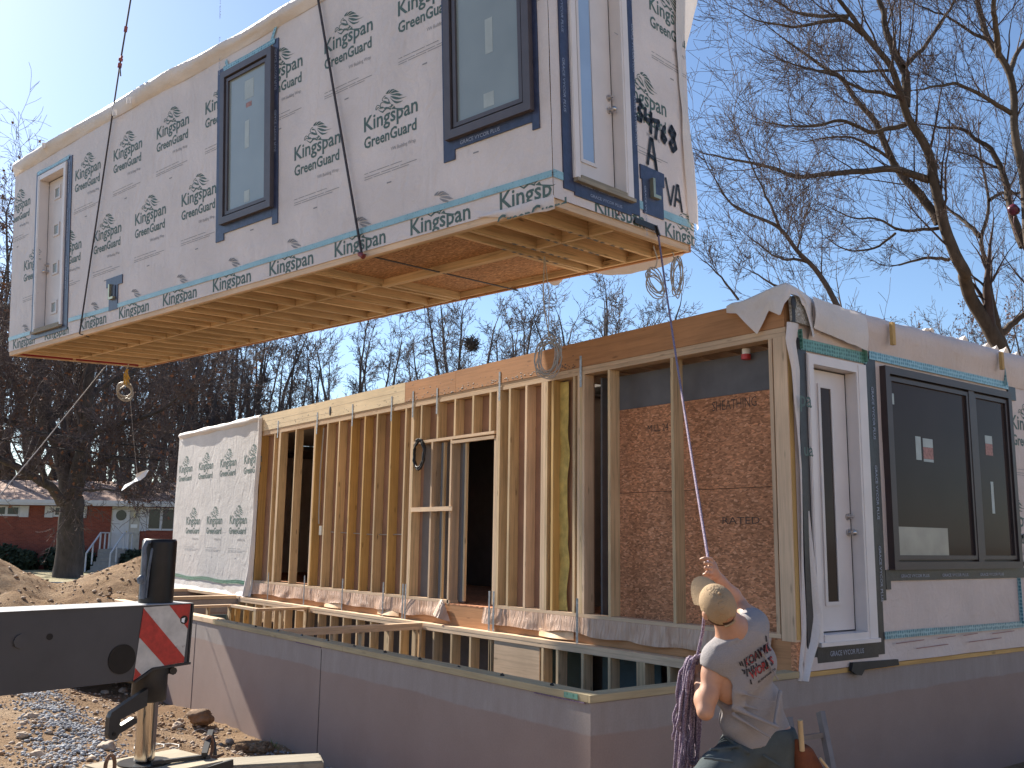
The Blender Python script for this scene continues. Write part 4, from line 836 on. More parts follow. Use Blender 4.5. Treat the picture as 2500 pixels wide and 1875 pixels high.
# loose stones -------------------------------------------------------------------
def stone(mb, c, r, rr, mi=0):
    bm = bmesh.new(); bmesh.ops.create_icosphere(bm, subdivisions=1, radius=1)
    s = (rr.uniform(.7, 1.35), rr.uniform(.7, 1.3), rr.uniform(.4, .85)); rot = Matrix.Rotation(rr.uniform(0, 6.28), 4, 'Z') @ Matrix.Rotation(rr.uniform(-.5, .5), 4, 'X')
    for v in bm.verts: v.co *= rr.uniform(.8, 1.15)
    bmesh.ops.transform(bm, matrix=Matrix.Translation(c) @ rot @ Matrix.Diagonal((s[0]*r, s[1]*r, s[2]*r, 1)), verts=bm.verts); mb.bm(bm, mi, True)
def boulder(mb, c, r, rr):
    bm = bmesh.new(); bmesh.ops.create_icosphere(bm, subdivisions=4, radius=1); sd = rr.uniform(0, 50)
    for v in bm.verts:
        p = v.co.copy(); v.co = p*(1+.30*vn(p.x*1.5, p.y*1.5, p.z*1.5+sd)+.16*vn(p.x*4, p.y*4, p.z*4+sd)+.06*vn(p.x*9, p.y*9, p.z*9+sd))
    bmesh.ops.transform(bm, matrix=Matrix.Translation(c) @ Matrix.Rotation(rr.uniform(0, 6), 4, 'Z') @ Matrix.Diagonal((r*1.25, r, r*.75, 1)), verts=bm.verts); mb.bm(bm, 0, True)
plain('stone_tan', (.40, .31, .23), .85, .35, 9); plain('stone_brown', (.24, .145, .08), .9, .3, 9); plain('stone_grey', (.30, .31, .33), .85, .35, 9)
rr = random.Random(21); m = MB(); k = 0
while k < 9000:
    x, y = rr.uniform(-5.2, -.05), rr.uniform(-.5, 11)
    if vn(x*.8, y*.8, 5) < rr.uniform(-.6, .5): continue
    r = .007+.026*rr.random()**4; stone(m, (x, y, gz(x, y)+r*.25), r, rr, 0 if rr.random() < .55 else 1); k += 1
tag(m.build('loose_stones', ['stone_tan', 'stone_brown']), 'tan pebbles scattered over the dirt below the crane leg', 'pebbles', kind='stuff')
GP = [ghit(*p) for p in ((70, 1680), (120, 1725), (175, 1770), (185, 1820), (150, 1868))]; m = MB()
for k in range(2600):
    t = rr.random()*(len(GP)-1.001); i = int(t); c = GP[i].lerp(GP[i+1], t-i)+Vector((rr.gauss(0, .17), rr.gauss(0, .3), 0)); r = .008+.014*rr.random()**2; stone(m, (c.x, c.y, gz(c.x, c.y)+r*.35), r, rr)
q = ghit(690, 1855)
for k in range(350):
    c = q+Vector((rr.gauss(0, .12), rr.gauss(0, .25), 0)); r = .008+.012*rr.random()**2; stone(m, (c.x, c.y, gz(c.x, c.y)+r*.35), r, rr)
tag(m.build('gravel', 'stone_grey'), 'blue grey crushed gravel strip across the dirt', 'gravel', kind='stuff')
for i, (px, py, r) in enumerate(((262, 1832, .065), (436, 1776, .06), (440, 1762, .035), (75, 1755, .05), (92, 1848, .05), (560, 1815, .05), (612, 1838, .05), (300, 1690, .06), (255, 1695, .05), (55, 1800, .04), (520, 1790, .035), (345, 1740, .03))):
    m = MB(); p = ghit(px, py); boulder(m, (p.x, p.y, p.z+r*.35), r, random.Random(i)); tag(m.build('rock', 'stone_tan'), 'tan rock lying on the loose dirt slope', 'rock', 'rocks on the dirt slope')
m = MB(); p = ghit(492, 1772); boulder(m, (p.x-.02, p.y, p.z+.11), .13, random.Random(77)); tag(m.build('rock', 'stone_brown'), 'brown rock standing against the sunlit concrete foundation wall', 'rock')
# clods and grass tufts at the wall foot
plain('grass_green', (.10, .17, .03), .8, .3, 8)
m = MB()
for px, py in ((655, 1825), (760, 1868), (700, 1862)):
    c = ghit(px, py)
    for k in range(60):
        a = rr.uniform(0, 6.28); b = c+Vector((rr.gauss(0, .05), rr.gauss(0, .07), 0)); b.z = gz(b.x, b.y); h = rr.uniform(.03, .09); t = b+Vector((math.cos(a)*h*.7, math.sin(a)*h*.7, h)); s = Vector((-math.sin(a), math.cos(a), 0))*.005
        m.add([b-s, b+s, t], [(0, 1, 2)])
tag(m.build('grass', 'grass_green'), 'small green grass tufts beside the foundation wall', 'grass', kind='stuff')
m = MB()
for px in (588, 600, 612, 625, 640, 652, 660, 596, 634, 648, 618):
    c = ghit(px, 1832+(px*7) % 9); boulder(m, (c.x, c.y, c.z+.03), .035+.004*((px*13) % 11), random.Random(px))
tag(m.build('dirt_clod', 'dirt'), 'clump of dark dirt clods at the foundation foot', 'dirt')
# spoil heap ----------------------------------------------------------------------
PK = [(at(-35, 1350, 17), .58), (at(180, 1418, 18), .42), (at(352, 1362, 18.3), .40), (at(-300, 1340, 17), .45), (at(20, 1450, 15.5), .35), (at(300, 1450, 16.5), .3)]
def mh(x, y):
    h = 0
    for p, k in PK:
        r = math.hypot(x-p.x, y-p.y); r = math.sqrt(r*r+.02)-.14; h = max(h, p.z+.64-k*r)
    l = (x-CAM.x)*HX.x+(y-CAM.y)*HX.y; h *= 1-smooth((1250+l/max(1, fdepth(x, y))*FPX-375)/75)
    return h
c0 = PK[1][0]; m = MB()
def mound(u, v):
    q = c0+HX*((u-.5)*15-1.5)+HF*((v-.5)*8); h = mh(q.x, q.y); n_ = .09*vn(q.x*1.2, q.y*1.2, 3)+.06*vn(q.x*3, q.y*3, 7)+.03*vn(q.x*8, q.y*8, 2)
    return (q.x, q.y, -.64+h+(n_*min(1, h*3) if h > .02 else -.05))
m.sheet(150, 80, mound)
mo = m.build('dirt_mound', 'dirt'); tag(mo, 'brown heap of dug soil with stones behind the crane beam', 'dirt mound')
m = MB()
for k in range(2200):
    u, v = rr.random(), rr.uniform(.05, .6); p = mound(u, v); q = Vector(p)
    if mh(q.x, q.y) < .12: continue
    r = .012+.035*rr.random()**3; stone(m, (q.x, q.y, q.z+r*.2), r, rr, 0 if rr.random() < .6 else 1)
tag(m.build('heap_stones', ['stone_tan', 'stone_brown']), 'pale stones scattered over the brown soil heap', 'stones', kind='stuff')
# ================================================================== crane outrigger
plain('crane_grey', (.060, .056, .058), .5, .14, 3, bmp=.06, bscale=25); plain('crane_dark', (.022, .021, .022), .45, .25, 12); plain('crane_top', (.42, .42, .43), .45, .15, 10)
plain('oil_black', (.011, .009, .009), .38, .4, 8, spec=.3); plain('rust', (.16, .085, .05), .8, .4, 14, bmp=.3); plain('warn_red', (.46, .035, .022), .5, .22, 30); plain('warn_white', (.56, .53, .48), .5, .14, 16)
plain('chrome', (.62, .58, .52), .16, .06, 4, 1.); plain('hose', (.10, .115, .14), .5, .3, 18, bmp=.3); plain('mat_wood', (.36, .30, .215), .9, .25, 4, bmp=.5)
E0 = at(462, 1548, 6.2); E1 = at(0, 1593, 5.28); bd = (E1-E0); bd.z = 0; bd.normalize(); bn = Vector((bd.y, -bd.x, 0))
if bn.dot(fw) > 0: bn = -bn          # towards the viewer
ZT = .700; ZBm = ZT-.45
out = empty('crane_outrigger', E0+Vector((0, 0, -ZT-.28)), 'dark grey crane outrigger beam with red and white striped end', 'outrigger'); oo = out.location
def op(px, py, w=0.):            # outline point: crop pixels of the beam face -> world, w towards viewer
    a = (1135-px)*.00107; z = ZT-(py-688)*.00107; q = E0+bd*a+bn*w; return Vector((q.x, q.y, z))
def oprism(mb, pl, w0, w1, mi=0):
    n = len(pl); mb.add([op(*p, w0) for p in pl]+[op(*p, w1) for p in pl], [tuple(range(n)), tuple(reversed(range(n, 2*n)))]+[(i, i+n, (i+1) % n+n, (i+1) % n) for i in range(n)], mi)
L0 = -3200
m = MB(); oprism(m, [(1135, 688), (1135, 1035), (900, 1045), (830, 1085), (785, 1108), (L0, 1108), (L0, 688)], 0, -.32)
m.build('beam', 'crane_grey', out, oo)
m = MB(); oprism(m, [(1142, 684), (1142, 686.8), (L0, 686.8), (L0, 684)], .012, -.33); m.build('top_plate', 'crane_top', out, oo)
m = MB(); oprism(m, [(1138, 690), (1150, 690), (1143, 1040), (1134, 1040)], .008, -.325); oprism(m, [(1150, 1032), (1150, 1046), (905, 1058), (835, 1098), (790, 1122), (785, 1110), (830, 1087), (900, 1046)], .015, -.325); m.build('end_flange', 'crane_dark', out, oo)
m = MB()
def face(pl, w, mi): m.add([op(*p, w) for p in pl], [tuple(range(len(pl)))], mi)
face([(820, 698), (1128, 691), (1108, 1033), (900, 1044), (832, 1082), (786, 1107)], .003, 1)
face([(818, 702), (803, 865), (980, 1039), (1108, 1032), (1110, 1002)], .0045, 0); face([(985, 694), (1128, 691), (1120, 838)], .0045, 0); face([(793, 1035), (834, 1078), (786, 1107)], .0045, 0)
for k in range(26):
    x, y = random.Random(k).choice([(880, 770), (1050, 930), (1098, 938)]); x += rr.gauss(0, 9); y += rr.gauss(0, 9); face([(x, y), (x+rr.uniform(2, 7), y+1), (x+3, y+rr.uniform(2, 7))], .0055, 2)
m.build('warning_panel', ['warn_red', 'warn_white', 'rust'], out, oo)
m = MB(); c = op(707, 980, .002); m.cyl(c-bn*.02, c+bn*.004, .088, 32); m.build('bore', 'oil_black', out, oo); m = MB(); c = op(280, 828, 0); m.cyl(c-bn*.02, c+bn*.003, .019, 14); m.build('bore', 'oil_black', out, oo)
m = MB(); c = op(125, 840, 0); m.cyl(c, c+bn*.012, .04, 8); m.build('bolt_head', 'crane_grey', out, oo)
m = MB(); c = op(1090, 782, 0); m.cyl(c, c+bn*.006, .027, 18, 0); m.add([c+bn*.008+bd*a+Vector((0, 0, b)) for a, b in ((.0, -.02), (.02, -.012), (.02, .008), (-.005, .014))], [(0, 1, 2, 3)], 1); m.build('lamp', ['oil_black', 'plastic_white'], out, oo)
jc = E0+bd*.158-bn*.16
def jz(z): return Vector((jc.x, jc.y, z))
yz = lambda py: ZT-(py-688)*.00107
m = MB(); m.tube([jz(ZT), jz(yz(330)), jz(yz(318)), jz(yz(306)), jz(yz(305))], [.108, .108, .107, .10, .0], 32); m.build('cylinder', 'oil_black', out, oo)
m = MB(); m.cyl(jz(yz(1100)), jz(yz(1035)), .118, 28); m.tube([jz(yz(1255)), jz(yz(1250)), jz(yz(1100))], [.10, .107, .107], 28); m.cyl(jz(yz(1085))+bn*.1-bd*.1, jz(yz(1085))-bn*.05-bd*.13, .025, 8); m.build('sleeve', 'crane_dark', out, oo)
ZF = -.285
m = MB(); m.cyl(jz(ZF+.02), jz(yz(1255)), .062, 32); m.build('piston_rod', 'chrome', out, oo)
m = MB(); m.cyl(jz(ZF), jz(ZF+.03), .055, 20); m.cyl(jz(ZF), jz(ZF+.008), .16, 24); m.build('foot_plate', 'oil_black', out, oo)
m = MB(); hp_ = lambda px, py, w: op(px, py, w-.10)
m.tube([hp_(862, 655, 0), hp_(862, 560, 0), hp_(860, 520, 0), hp_(858, 420, 0), hp_(852, 360, 0), hp_(862, 325, 0), hp_(900, 322, -.02)], [.019, .021, .016, .017, .015, .017, .012], 10); m.tube([hp_(845, 560, .0), hp_(838, 540, 0.01), hp_(850, 525, 0)], [.02, .026, .015], 8); m.tube([hp_(885, 650, 0), hp_(893, 480, 0), hp_(905, 370, 0), hp_(925, 318, -.02)], .008, 6); m.build('hydraulic_hose', 'hose', out, oo)
m = MB(); hk = [(905, 1165), (820, 1205), (690, 1272), (678, 1300), (678, 1395), (688, 1415), (708, 1425), (730, 1418), (748, 1395), (850, 1350), (850, 1326), (828, 1318), (752, 1352), (744, 1345), (747, 1318), (905, 1262)]
oprism(m, hk, -.03, -.075); m.build('locking_handle', 'crane_dark', out, oo); m = MB(); c = op(712, 1392, -.029); m.cyl(c-bn*.01, c+bn*.003, .012, 10); m.build('handle_pin', 'oil_black', out, oo)
# pads under the foot
def slabworld(name, c, du, dv, lu, lv, z0, z1, mat, label=None, cat=None, group=None, bev=.012, par=None):
    bm = bmesh.new(); bmesh.ops.create_cube(bm, size=1); bmesh.ops.transform(bm, matrix=Matrix.Diagonal((lu, lv, z1-z0, 1)), verts=bm.verts); bmesh.ops.bevel(bm, geom=bm.edges[:], offset=bev, segments=2, affect='EDGES')
    rot = Matrix(((du.x, dv.x, 0, c.x), (du.y, dv.y, 0, c.y), (0, 0, 1, (z0+z1)/2), (0, 0, 0, 1))); bmesh.ops.transform(bm, matrix=rot, verts=bm.verts)
    m = MB(); m.bm(bm); o = m.build(name, mat, par); tag(o, label, cat, group); return o
du = -bd; dv = bn
pad = empty('crane_mat', jz(ZF-.14), 'square tan crane pad with rope handles under the chrome rod', 'crane pad'); 
bm = bmesh.new(); bmesh.ops.create_cube(bm, size=1); bmesh.ops.transform(bm, matrix=Matrix.Diagonal((.66, .56, .13, 1)), verts=bm.verts); bmesh.ops.bevel(bm, geom=bm.edges[:], offset=.012, segments=2, affect='EDGES')
bmesh.ops.transform(bm, matrix=Matrix(((du.x, dv.x, 0, jc.x+du.x*.05+dv.x*.04), (du.y, dv.y, 0, jc.y+du.y*.05+dv.y*.04), (0, 0, 1, ZF-.066), (0, 0, 0, 1))), verts=bm.verts); m = MB(); m.bm(bm); m.build('board', 'mat_wood', pad, pad.location)
def pp(a, w, z): q = jc+du*a+dv*w; return Vector((q.x, q.y, z))
for a0, w0 in ((-.31, .14), (.40, .1)):
    m = MB(); m.tube([pp(a0+.05*math.sin(t*.42)*.6, w0, ZF+.05+.065*math.cos(t*.42)) for t in range(16)], .012, 7)
    m.tube([pp(a0, w0, ZF-.01), pp(a0+.05, w0+.02, ZF-.02), pp(a0+.1, w0+.03, ZF-.004)], .011, 6); m.build('rope_handle', 'rust', pad, pad.location)
m = MB(); m.bar(pp(-.02, .12, ZF+.02), pp(.34, .17, ZF+.012), .03, .022); m.bar(pp(.30, .2, ZF+.03), pp(.46, .03, ZF+.13), .035, .03); m.tube([pp(.46, .03, ZF+.13), pp(.47, .06, ZF+.05), pp(.47, .09, ZF-.06)], .013, 6); m.bar(pp(.33, .19, ZF+.02), pp(.34, .2, ZF-.1), .03, .03); m.build('steel_bracket', 'crane_dark', pad, pad.location)
m = MB(); m.bar(pp(-.02, .3, ZF-.07), pp(.42, .34, ZF-.02), .02, .05); m.build('steel_strip', 'crane_dark', pad, pad.location)
slabworld('timber', pp(.72, .06, 0)+HX*.05, (du*.82+dv*.57).normalized(), (dv*.82-du*.57).normalized(), .95, .26, ZF-.20, ZF-.09, 'weathered_x', 'pale weathered timber lying right of the crane pad', 'timber', 'timbers round the crane pad')
slabworld('timber', pp(-.30, .36, 0), du, dv, .5, .2, ZF-.24, ZF-.14, 'weathered_x', 'short weathered timber poking out left of the crane pad', 'timber', 'timbers round the crane pad')
slabworld('timber', pp(.1, -.1, 0), du, dv, .9, .35, ZF-.26, ZF-.134, 'weathered_y', 'wide timber hidden beneath the crane pad', 'timber', 'timbers round the crane pad')
m = MB(); c = ghit(330, 1828)
m.tube([c+HX*(.02*k)*.9+HX*.09*math.sin(k*.9)+HF*.12*math.cos(k*.9)+Vector((0, 0, .02)) for k in range(18)], .006, 5); tag(m.build('ground_cord', 'cable_white'), 'pale loose cord looping on the dirt left of the chrome rod', 'cord'); m = MB(); c2 = ghit(470, 1788)
m.tube([c2+HX*(.03*k-.2)+Vector((0, 0, .02+.02*math.sin(k*.8))) for k in range(14)], .006, 5); tag(m.build('ground_cord', 'cable_white'), 'pale loose cord lying on the dirt right of the chrome rod', 'cord')
# ================================================================== trees
def barkmat(name, c, spec=.2):
    m, N, L, P = _new(name); v = coords(N, L, (1, 1, .35)); n = noise(N, L, v, 5, 6, .7); b = noise(N, L, coords(N, L), .6, 3)
    col = ramp(N, L, n, [(.3, tuple(x*.55 for x in c)), (.7, tuple(x*1.25 for x in c))]); col = mixc(N, L, 1., col, ramp(N, L, b, [(.3, .75), (.7, 1.1)]), 'MULTIPLY')
    L.new(col, P.inputs['Base Color']); P.inputs['Roughness'].default_value = .85; P.inputs['Specular IOR Level'].default_value = spec; bump(N, L, P, n, .5, .03); MATS[name] = m
barkmat('bark', (.10, .076, .058)); barkmat('bark_dark', (.11, .09, .082)); barkmat('twig', (.085, .058, .05)); barkmat('twig_dark', (.165, .12, .108)); barkmat('twig_far', (.13, .105, .105))  # dark and far barks lightened to put the glare haze into their colour
plain('leaf_brown', (.24, .10, .05), .8, .4, 5)
class TB:
    def __init__(s): s.V = []; s.F = []; s.n = 0
    def tube(s, pts, r, n):
        P = np.asarray(pts, float); k = len(P); T = np.empty_like(P); T[1:-1] = P[2:]-P[:-2]; T[0] = P[1]-P[0]; T[-1] = P[-1]-P[-2]
        T /= np.maximum(np.linalg.norm(T, axis=1, keepdims=True), 1e-9); ref = np.array([.31, .17, .93]) if abs(T[:, 2]).mean() < .8 else np.array([.93, .21, .1])
        A = np.cross(T, ref); A /= np.maximum(np.linalg.norm(A, axis=1, keepdims=True), 1e-9); B = np.cross(T, A)
        th = np.arange(n)*2*np.pi/n; ring = P[:, None]+(A[:, None]*np.cos(th)[None, :, None]+B[:, None]*np.sin(th)[None, :, None])*np.asarray(r)[:, None, None]
        s.V.append(ring.reshape(-1, 3)); i = np.arange(k-1)[:, None]*n; j = np.arange(n)[None]; jn = (j+1) % n
        s.F.append((np.stack([i+j, i+jn, i+n+jn, i+n+j], -1).reshape(-1, 4)+s.n)); s.n += k*n
    def quad(s, a, b, c, d): s.V.append(np.array([a, b, c, d], float)); s.F.append(np.arange(4)[None]+s.n); s.n += 4
    def build(s, name, mat, parent=None, off=(0, 0, 0)):
        V = np.concatenate(s.V)-np.array(off); F = np.concatenate(s.F); me = bpy.data.meshes.new(name)
        me.vertices.add(len(V)); me.vertices.foreach_set('co', V.ravel()); me.loops.add(F.size); me.loops.foreach_set('vertex_index', F.ravel().astype(np.int32))
        me.polygons.add(len(F)); me.polygons.foreach_set('loop_start', np.arange(0, F.size, 4, dtype=np.int32)); me.polygons.foreach_set('loop_total', np.full(len(F), 4, np.int32))
        me.materials.append(MATS[mat]); me.update(calc_edges=True); me.polygons.foreach_set('use_smooth', [True]*len(F)); o = bpy.data.objects.new(name, me); COL.objects.link(o)
        if parent: o.parent = parent
        return o
def nrm(v): return v/max(1e-9, np.linalg.norm(v))
def grow(tb, p, d, L, r, lev, rng, par, leaves=None):
    n = (6, 5, 4, 3)[min(lev, 3)]; st = L/n; pts = [p]; dd = d
    for i in range(n):
        dd = nrm(dd+rng.normal(0, par['wig'], 3)+np.array([0, 0, par['up']*(1 if lev < 3 else .6)])); pts.append(pts[-1]+dd*st)
    pts = np.array(pts); rr = r*(1-np.linspace(0, 1, n+1)*(.72 if lev < par['max'] else .85)); tb.tube(pts, np.maximum(rr, par['rmin']), 5 if r > .05 else (4 if r > .02 else 3))
    if lev >= par['max']:
        if leaves is not None and rng.random() < par.get('leaf', 0):
            c = pts[-1]; a = nrm(rng.normal(0, 1, 3))*.09; b = nrm(np.cross(a, rng.normal(0, 1, 3)))*.06; leaves.quad(c-a, c-b, c+a, c+b)
        return
    k = par['n'][lev]; k = max(1, int(k*rng.uniform(.75, 1.25)))
    for i in range(k):
        t = .22+.78*(i+rng.random())/k; f = t*n; j = min(n-1, int(f)); q = pts[j]+(pts[j+1]-pts[j])*(f-j); tdir = nrm(pts[j+1]-pts[j])
        ax = nrm(np.cross(tdir, rng.normal(0, 1, 3))); an = math.radians(rng.uniform(*par['ang'])); cdir = tdir*math.cos(an)+np.cross(ax, tdir)*math.sin(an)
        grow(tb, q, cdir, L*par['ratio']*rng.uniform(.7, 1.25)*(1.15-.55*t), max(par['rmin'], rr[j]*par['rr']), lev+1, rng, par, leaves)
    grow(tb, pts[-1], nrm(pts[-1]-pts[-2]), L*par['ratio']*1.1, rr[-1], lev+1, rng, par, leaves)
def limbs_tree(name, label, limbs, par, seed, mats, group=None, base=None, leaves=False, cat='tree'):
    """limbs: (list of 3D points, r0, r1, twig length, number of twigs, start fraction)"""
    rng = np.random.default_rng(seed); loc = base if base is not None else limbs[0][0][0]
    o = empty(name, loc, label, cat, group); tr, cr = TB(), TB(); lv = TB() if leaves else None
    for pts, r0, r1, L, k, s0 in limbs:
        P = np.array([tuple(p) for p in pts], float)
        for _ in range(2):                                   # smooth (corner cutting keeps the ends)
            Q = [P[0]]
            for a, b in zip(P[:-1], P[1:]): Q += [a*.75+b*.25, a*.25+b*.75]
            Q.append(P[-1]); P = np.array(Q)
        sl_ = np.r_[0, np.cumsum(np.linalg.norm(np.diff(P, axis=0), axis=1))]; u = sl_/sl_[-1]; R = r0+(r1-r0)*u
        P = P+np.array([[vn(x*9+seed, j, r0) for j in range(3)] for x in u])*min(.12, r0*.7)*np.minimum(1, np.minimum(u, 1-u)*8)[:, None]
        tr.tube(P, R, 10 if r0 > .08 else 6)
        for i in range(k):
            t = s0+(1-s0)*(i+rng.random())/k; j = min(len(P)-2, int(np.searchsorted(u, t)-1)); j = max(0, j); f = (t-u[j])/max(1e-6, u[j+1]-u[j]); q = P[j]+(P[j+1]-P[j])*f; td = nrm(P[j+1]-P[j])
            ax = nrm(np.cross(td, rng.normal(0, 1, 3))); an = math.radians(rng.uniform(*par['ang'])); cd_ = nrm(td*math.cos(an)+np.cross(ax, td)*math.sin(an)+np.array([0, 0, .25]))
            grow(cr, q, cd_, L*rng.uniform(.6, 1.25)*(1.1-.4*t), max(par['rmin'], min(R[j]*rng.uniform(.28, .5), L*.016)), 1, rng, par, lv)
        grow(cr, P[-1], nrm(P[-1]-P[-2]), L*.9, r1*.95, 1, rng, par, lv)
    tr.build('trunk', mats[0], o, loc); cr.build('crown', mats[1], o, loc)
    if lv and lv.n: lv.build('dead_leaves', 'leaf_brown', o, loc)
    return o
# the big tree behind the right end: limbs followed from the photograph at its own distance
def PX(lst, d0, d1=None, ox=1600, oy=0, k=.4069):
    d1 = d0 if d1 is None else d1; n = max(1, len(lst)-1)
    return [at(ox+x*k, oy+y*k, d0+(d1-d0)*i/n) for i, (x, y) in enumerate(lst)]
parR = dict(wig=.11, up=.06, max=4, n=(0, 5, 4, 2), ratio=.62, rr=.46, ang=(24, 52), rmin=.0040)
dR = 21.
base = at(2190, 860, dR); base = Vector((base.x, base.y, gz(base.x, base.y)))
A = [(1870, 1659), (1760, 1450), (1690, 1130), (1640, 950), (1590, 820), (1530, 740), (1500, 640), (1480, 560), (1420, 430), (1300, 270), (1200, 130), (1100, 0), (980, -160)]
rootA = [base, at(2185, 880, dR), at(2150, 800, dR), at(2300-1600+1600-0, 690, dR)] if False else [base, at(2195, 900, dR), at(2380, 790, dR)]
# trunk foot: the tree stands behind the roof; the visible fork is near (2440, 840)
foot = at(2445, 870, dR); gb = Vector((foot.x, foot.y, gz(foot.x, foot.y)))
limbs = [([gb, foot, at(2415, 800, dR)], .20, .16, 1.6, 0, .9),
 ([at(2415, 800, dR)]+[at(*p, dR-.2*i) for i, p in enumerate(((2375, 740), (2352, 680)))]+PX(A, dR-.4, dR-1.5), .15, .03, 1.9, 13, .22),
 (PX([(1500, 640), (1510, 480), (1490, 400), (1420, 300), (1390, 200), (1370, 100), (1340, 0), (1320, -140)], dR-.8, dR-.4), .10, .04, 1.6, 9, .1),
 (PX([(1490, 400), (1560, 340), (1640, 250), (1720, 120), (1790, 20), (1840, -80)], dR-.8, dR), .055, .02, 1.3, 8, .1),
 (PX([(1640, 1080), (1500, 1030), (1330, 1010), (1200, 1030), (1060, 1045), (930, 1062), (800, 1050), (720, 1015), (600, 985), (430, 950), (350, 930)], dR-.5, dR-2.6), .085, .016, 1.15, 17, .1),
 (PX([(1700, 1340), (1640, 1230), (1500, 1080), (1420, 960), (1340, 760), (1200, 590), (1130, 480), (1000, 400), (880, 310), (780, 240)], dR-.4, dR+1.), .10, .022, 1.3, 13, .1),
 (PX([(1500, 750), (1420, 770), (1300, 800), (1180, 740), (1080, 720), (960, 760), (820, 760), (700, 740)], dR-.7, dR-1.8), .055, .014, 1.1, 11, .05),
 (PX([(1420, 960), (1330, 900), (1230, 840), (1130, 815), (1000, 830), (900, 850)], dR, dR+.4), .04, .012, .9, 8, .05),
 (PX([(1480, 590), (1360, 560), (1250, 540), (1160, 500), (1060, 440), (940, 420), (800, 380), (700, 330)], dR-.8, dR-2), .045, .012, 1.1, 10, .05),
 (PX([(1420, 420), (1280, 430), (1150, 425), (1000, 425), (860, 410)], dR-.9, dR-.2), .035, .01, 1., 8, .05),
 (PX([(1250, 210), (1130, 110), (1000, 130), (870, 165), (740, 150), (620, 130), (540, 90)], dR-1.2, dR-2.4), .05, .012, 1.1, 10, .05),
 (PX([(1160, 100), (1020, 95), (860, 90), (760, 30), (640, -40)], dR-1.3, dR-.6), .05, .014, 1.1, 9, .05),
 (PX([(1700, 1370), (1600, 1380), (1450, 1385), (1330, 1300), (1200, 1320), (1080, 1260)], dR-.3, dR-1.2), .04, .012, 1., 9, .05),
 (PX([(1760, 1560), (1640, 1540), (1460, 1590)], dR-.2, dR-1), .04, .02, .7, 4, .1),
 (PX([(1440, 1400), (1330, 1490), (1200, 1510), (1110, 1490), (1020, 1420)], dR-.6, dR-1.4), .03, .01, .8, 7, .05)]
limbs_tree('bare_tree', 'tall bare tree with a thick leaning trunk behind the right roof corner', limbs, parR, 3, ('bark', 'twig'), base=gb)
# second stem joined low, reads as a tree of its own just right of it
d2 = 22.5; f2 = at(2470, 880, d2); g2 = Vector((f2.x, f2.y, gz(f2.x, f2.y)))
limbs = [([g2, f2]+[at(*p, d2) for p in ((2440, 820), (2430, 760), (2415, 690), (2408, 640))]+PX([(1960, 1500), (1950, 1420), (1990, 1310), (2005, 1200), (1985, 1090), (1950, 960), (1940, 830)], d2, d2+.5), .14, .018, 1.2, 9, .35),
 (PX([(1950, 1420), (1880, 1350), (1820, 1300), (1740, 1240), (1700, 1180)], d2, d2+1), .06, .015, 1., 7, .05),
 (PX([(2005, 1200), (2080, 1150), (2170, 1160), (2260, 1150)], d2, d2+1), .05, .02, 1., 5, .05),
 ([at(2440, 820, d2), at(2480, 780, d2), at(2530, 750, d2)], .09, .05, 1.2, 5, .2)]
limbs_tree('bare_tree', 'slender bare tree rising just right of the thick leaning trunk', limbs, parR, 8, ('bark', 'twig'), base=g2)
d3 = 20.; f3 = at(2560, 860, d3); g3 = Vector((f3.x, f3.y, gz(f3.x, f3.y)))
limbs = [([g3, f3, at(2530, 700, d3)]+PX([(2230, 1480), (2205, 1200), (2195, 900), (2170, 700), (2145, 560), (2110, 430), (2050, 320), (1990, 200), (1960, 60), (1930, -40), (1900, -200)], d3, d3+1), .17, .045, 1.5, 13, .35),
 (PX([(2212, 1480), (2150, 1330), (2110, 1130), (2080, 1010), (1990, 880), (1900, 800), (1780, 765), (1640, 750)], d3+.2, d3+1.8), .10, .02, 1.2, 12, .1),
 (PX([(2150, 690), (2040, 620), (1900, 540), (1800, 500), (1700, 515), (1560, 540)], d3+.4, d3-.8), .06, .014, 1.1, 10, .05),
 (PX([(2060, 340), (2050, 220), (2030, 100), (2030, -60)], d3+.5, d3-.3), .07, .04, 1.2, 6, .1),
 (PX([(2130, 430), (2160, 330), (2215, 250), (2280, 150)], d3+.5, d3+1.3), .06, .03, 1.2, 5, .1), (PX([(2000, 240), (1900, 200), (1760, 100), (1640, 60), (1560, 20)], d3+.6, d3+1.5), .04, .012, 1.1, 9, .05),
 (PX([(2080, 1010), (2000, 990), (1900, 930), (1800, 910)], d3+1, d3+1.6), .035, .01, .9, 6, .05)]
limbs_tree('bare_tree', 'bare tree with pale brown limbs at the right edge holding a dark balloon', limbs, parR, 12, ('bark', 'twig'), base=g3)
d4 = 17.5; f4 = at(2075, 780, d4); g4 = Vector((f4.x, f4.y, gz(f4.x, f4.y)))
limbs = [([g4, f4, at(2040, 730, d4)]+PX([(980, 1659), (930, 1580), (850, 1500), (760, 1400), (650, 1330), (520, 1270), (430, 1200), (350, 1060)], d4, d4-1.), .13, .012, 1.1, 15, .3),
 (PX([(930, 1580), (860, 1555), (760, 1560), (660, 1500), (560, 1420)], d4, d4-.6), .03, .009, .8, 8, .05), (PX([(760, 1400), (700, 1250), (640, 1120), (560, 960), (500, 820)], d4, d4-.8), .03, .008, .9, 9, .05),
 (PX([(850, 1500), (880, 1380), (900, 1280)], d4, d4+.4), .025, .01, .8, 5, .05), ([at(2000, 745, d4), at(1940, 720, d4+.2), at(1880, 690, d4+.4), at(1830, 660, d4)], .035, .01, .7, 7, .05), (PX([(500, 1800), (380, 1640), (270, 1550)], d4, d4), .025, .008, .7, 5, .05)]
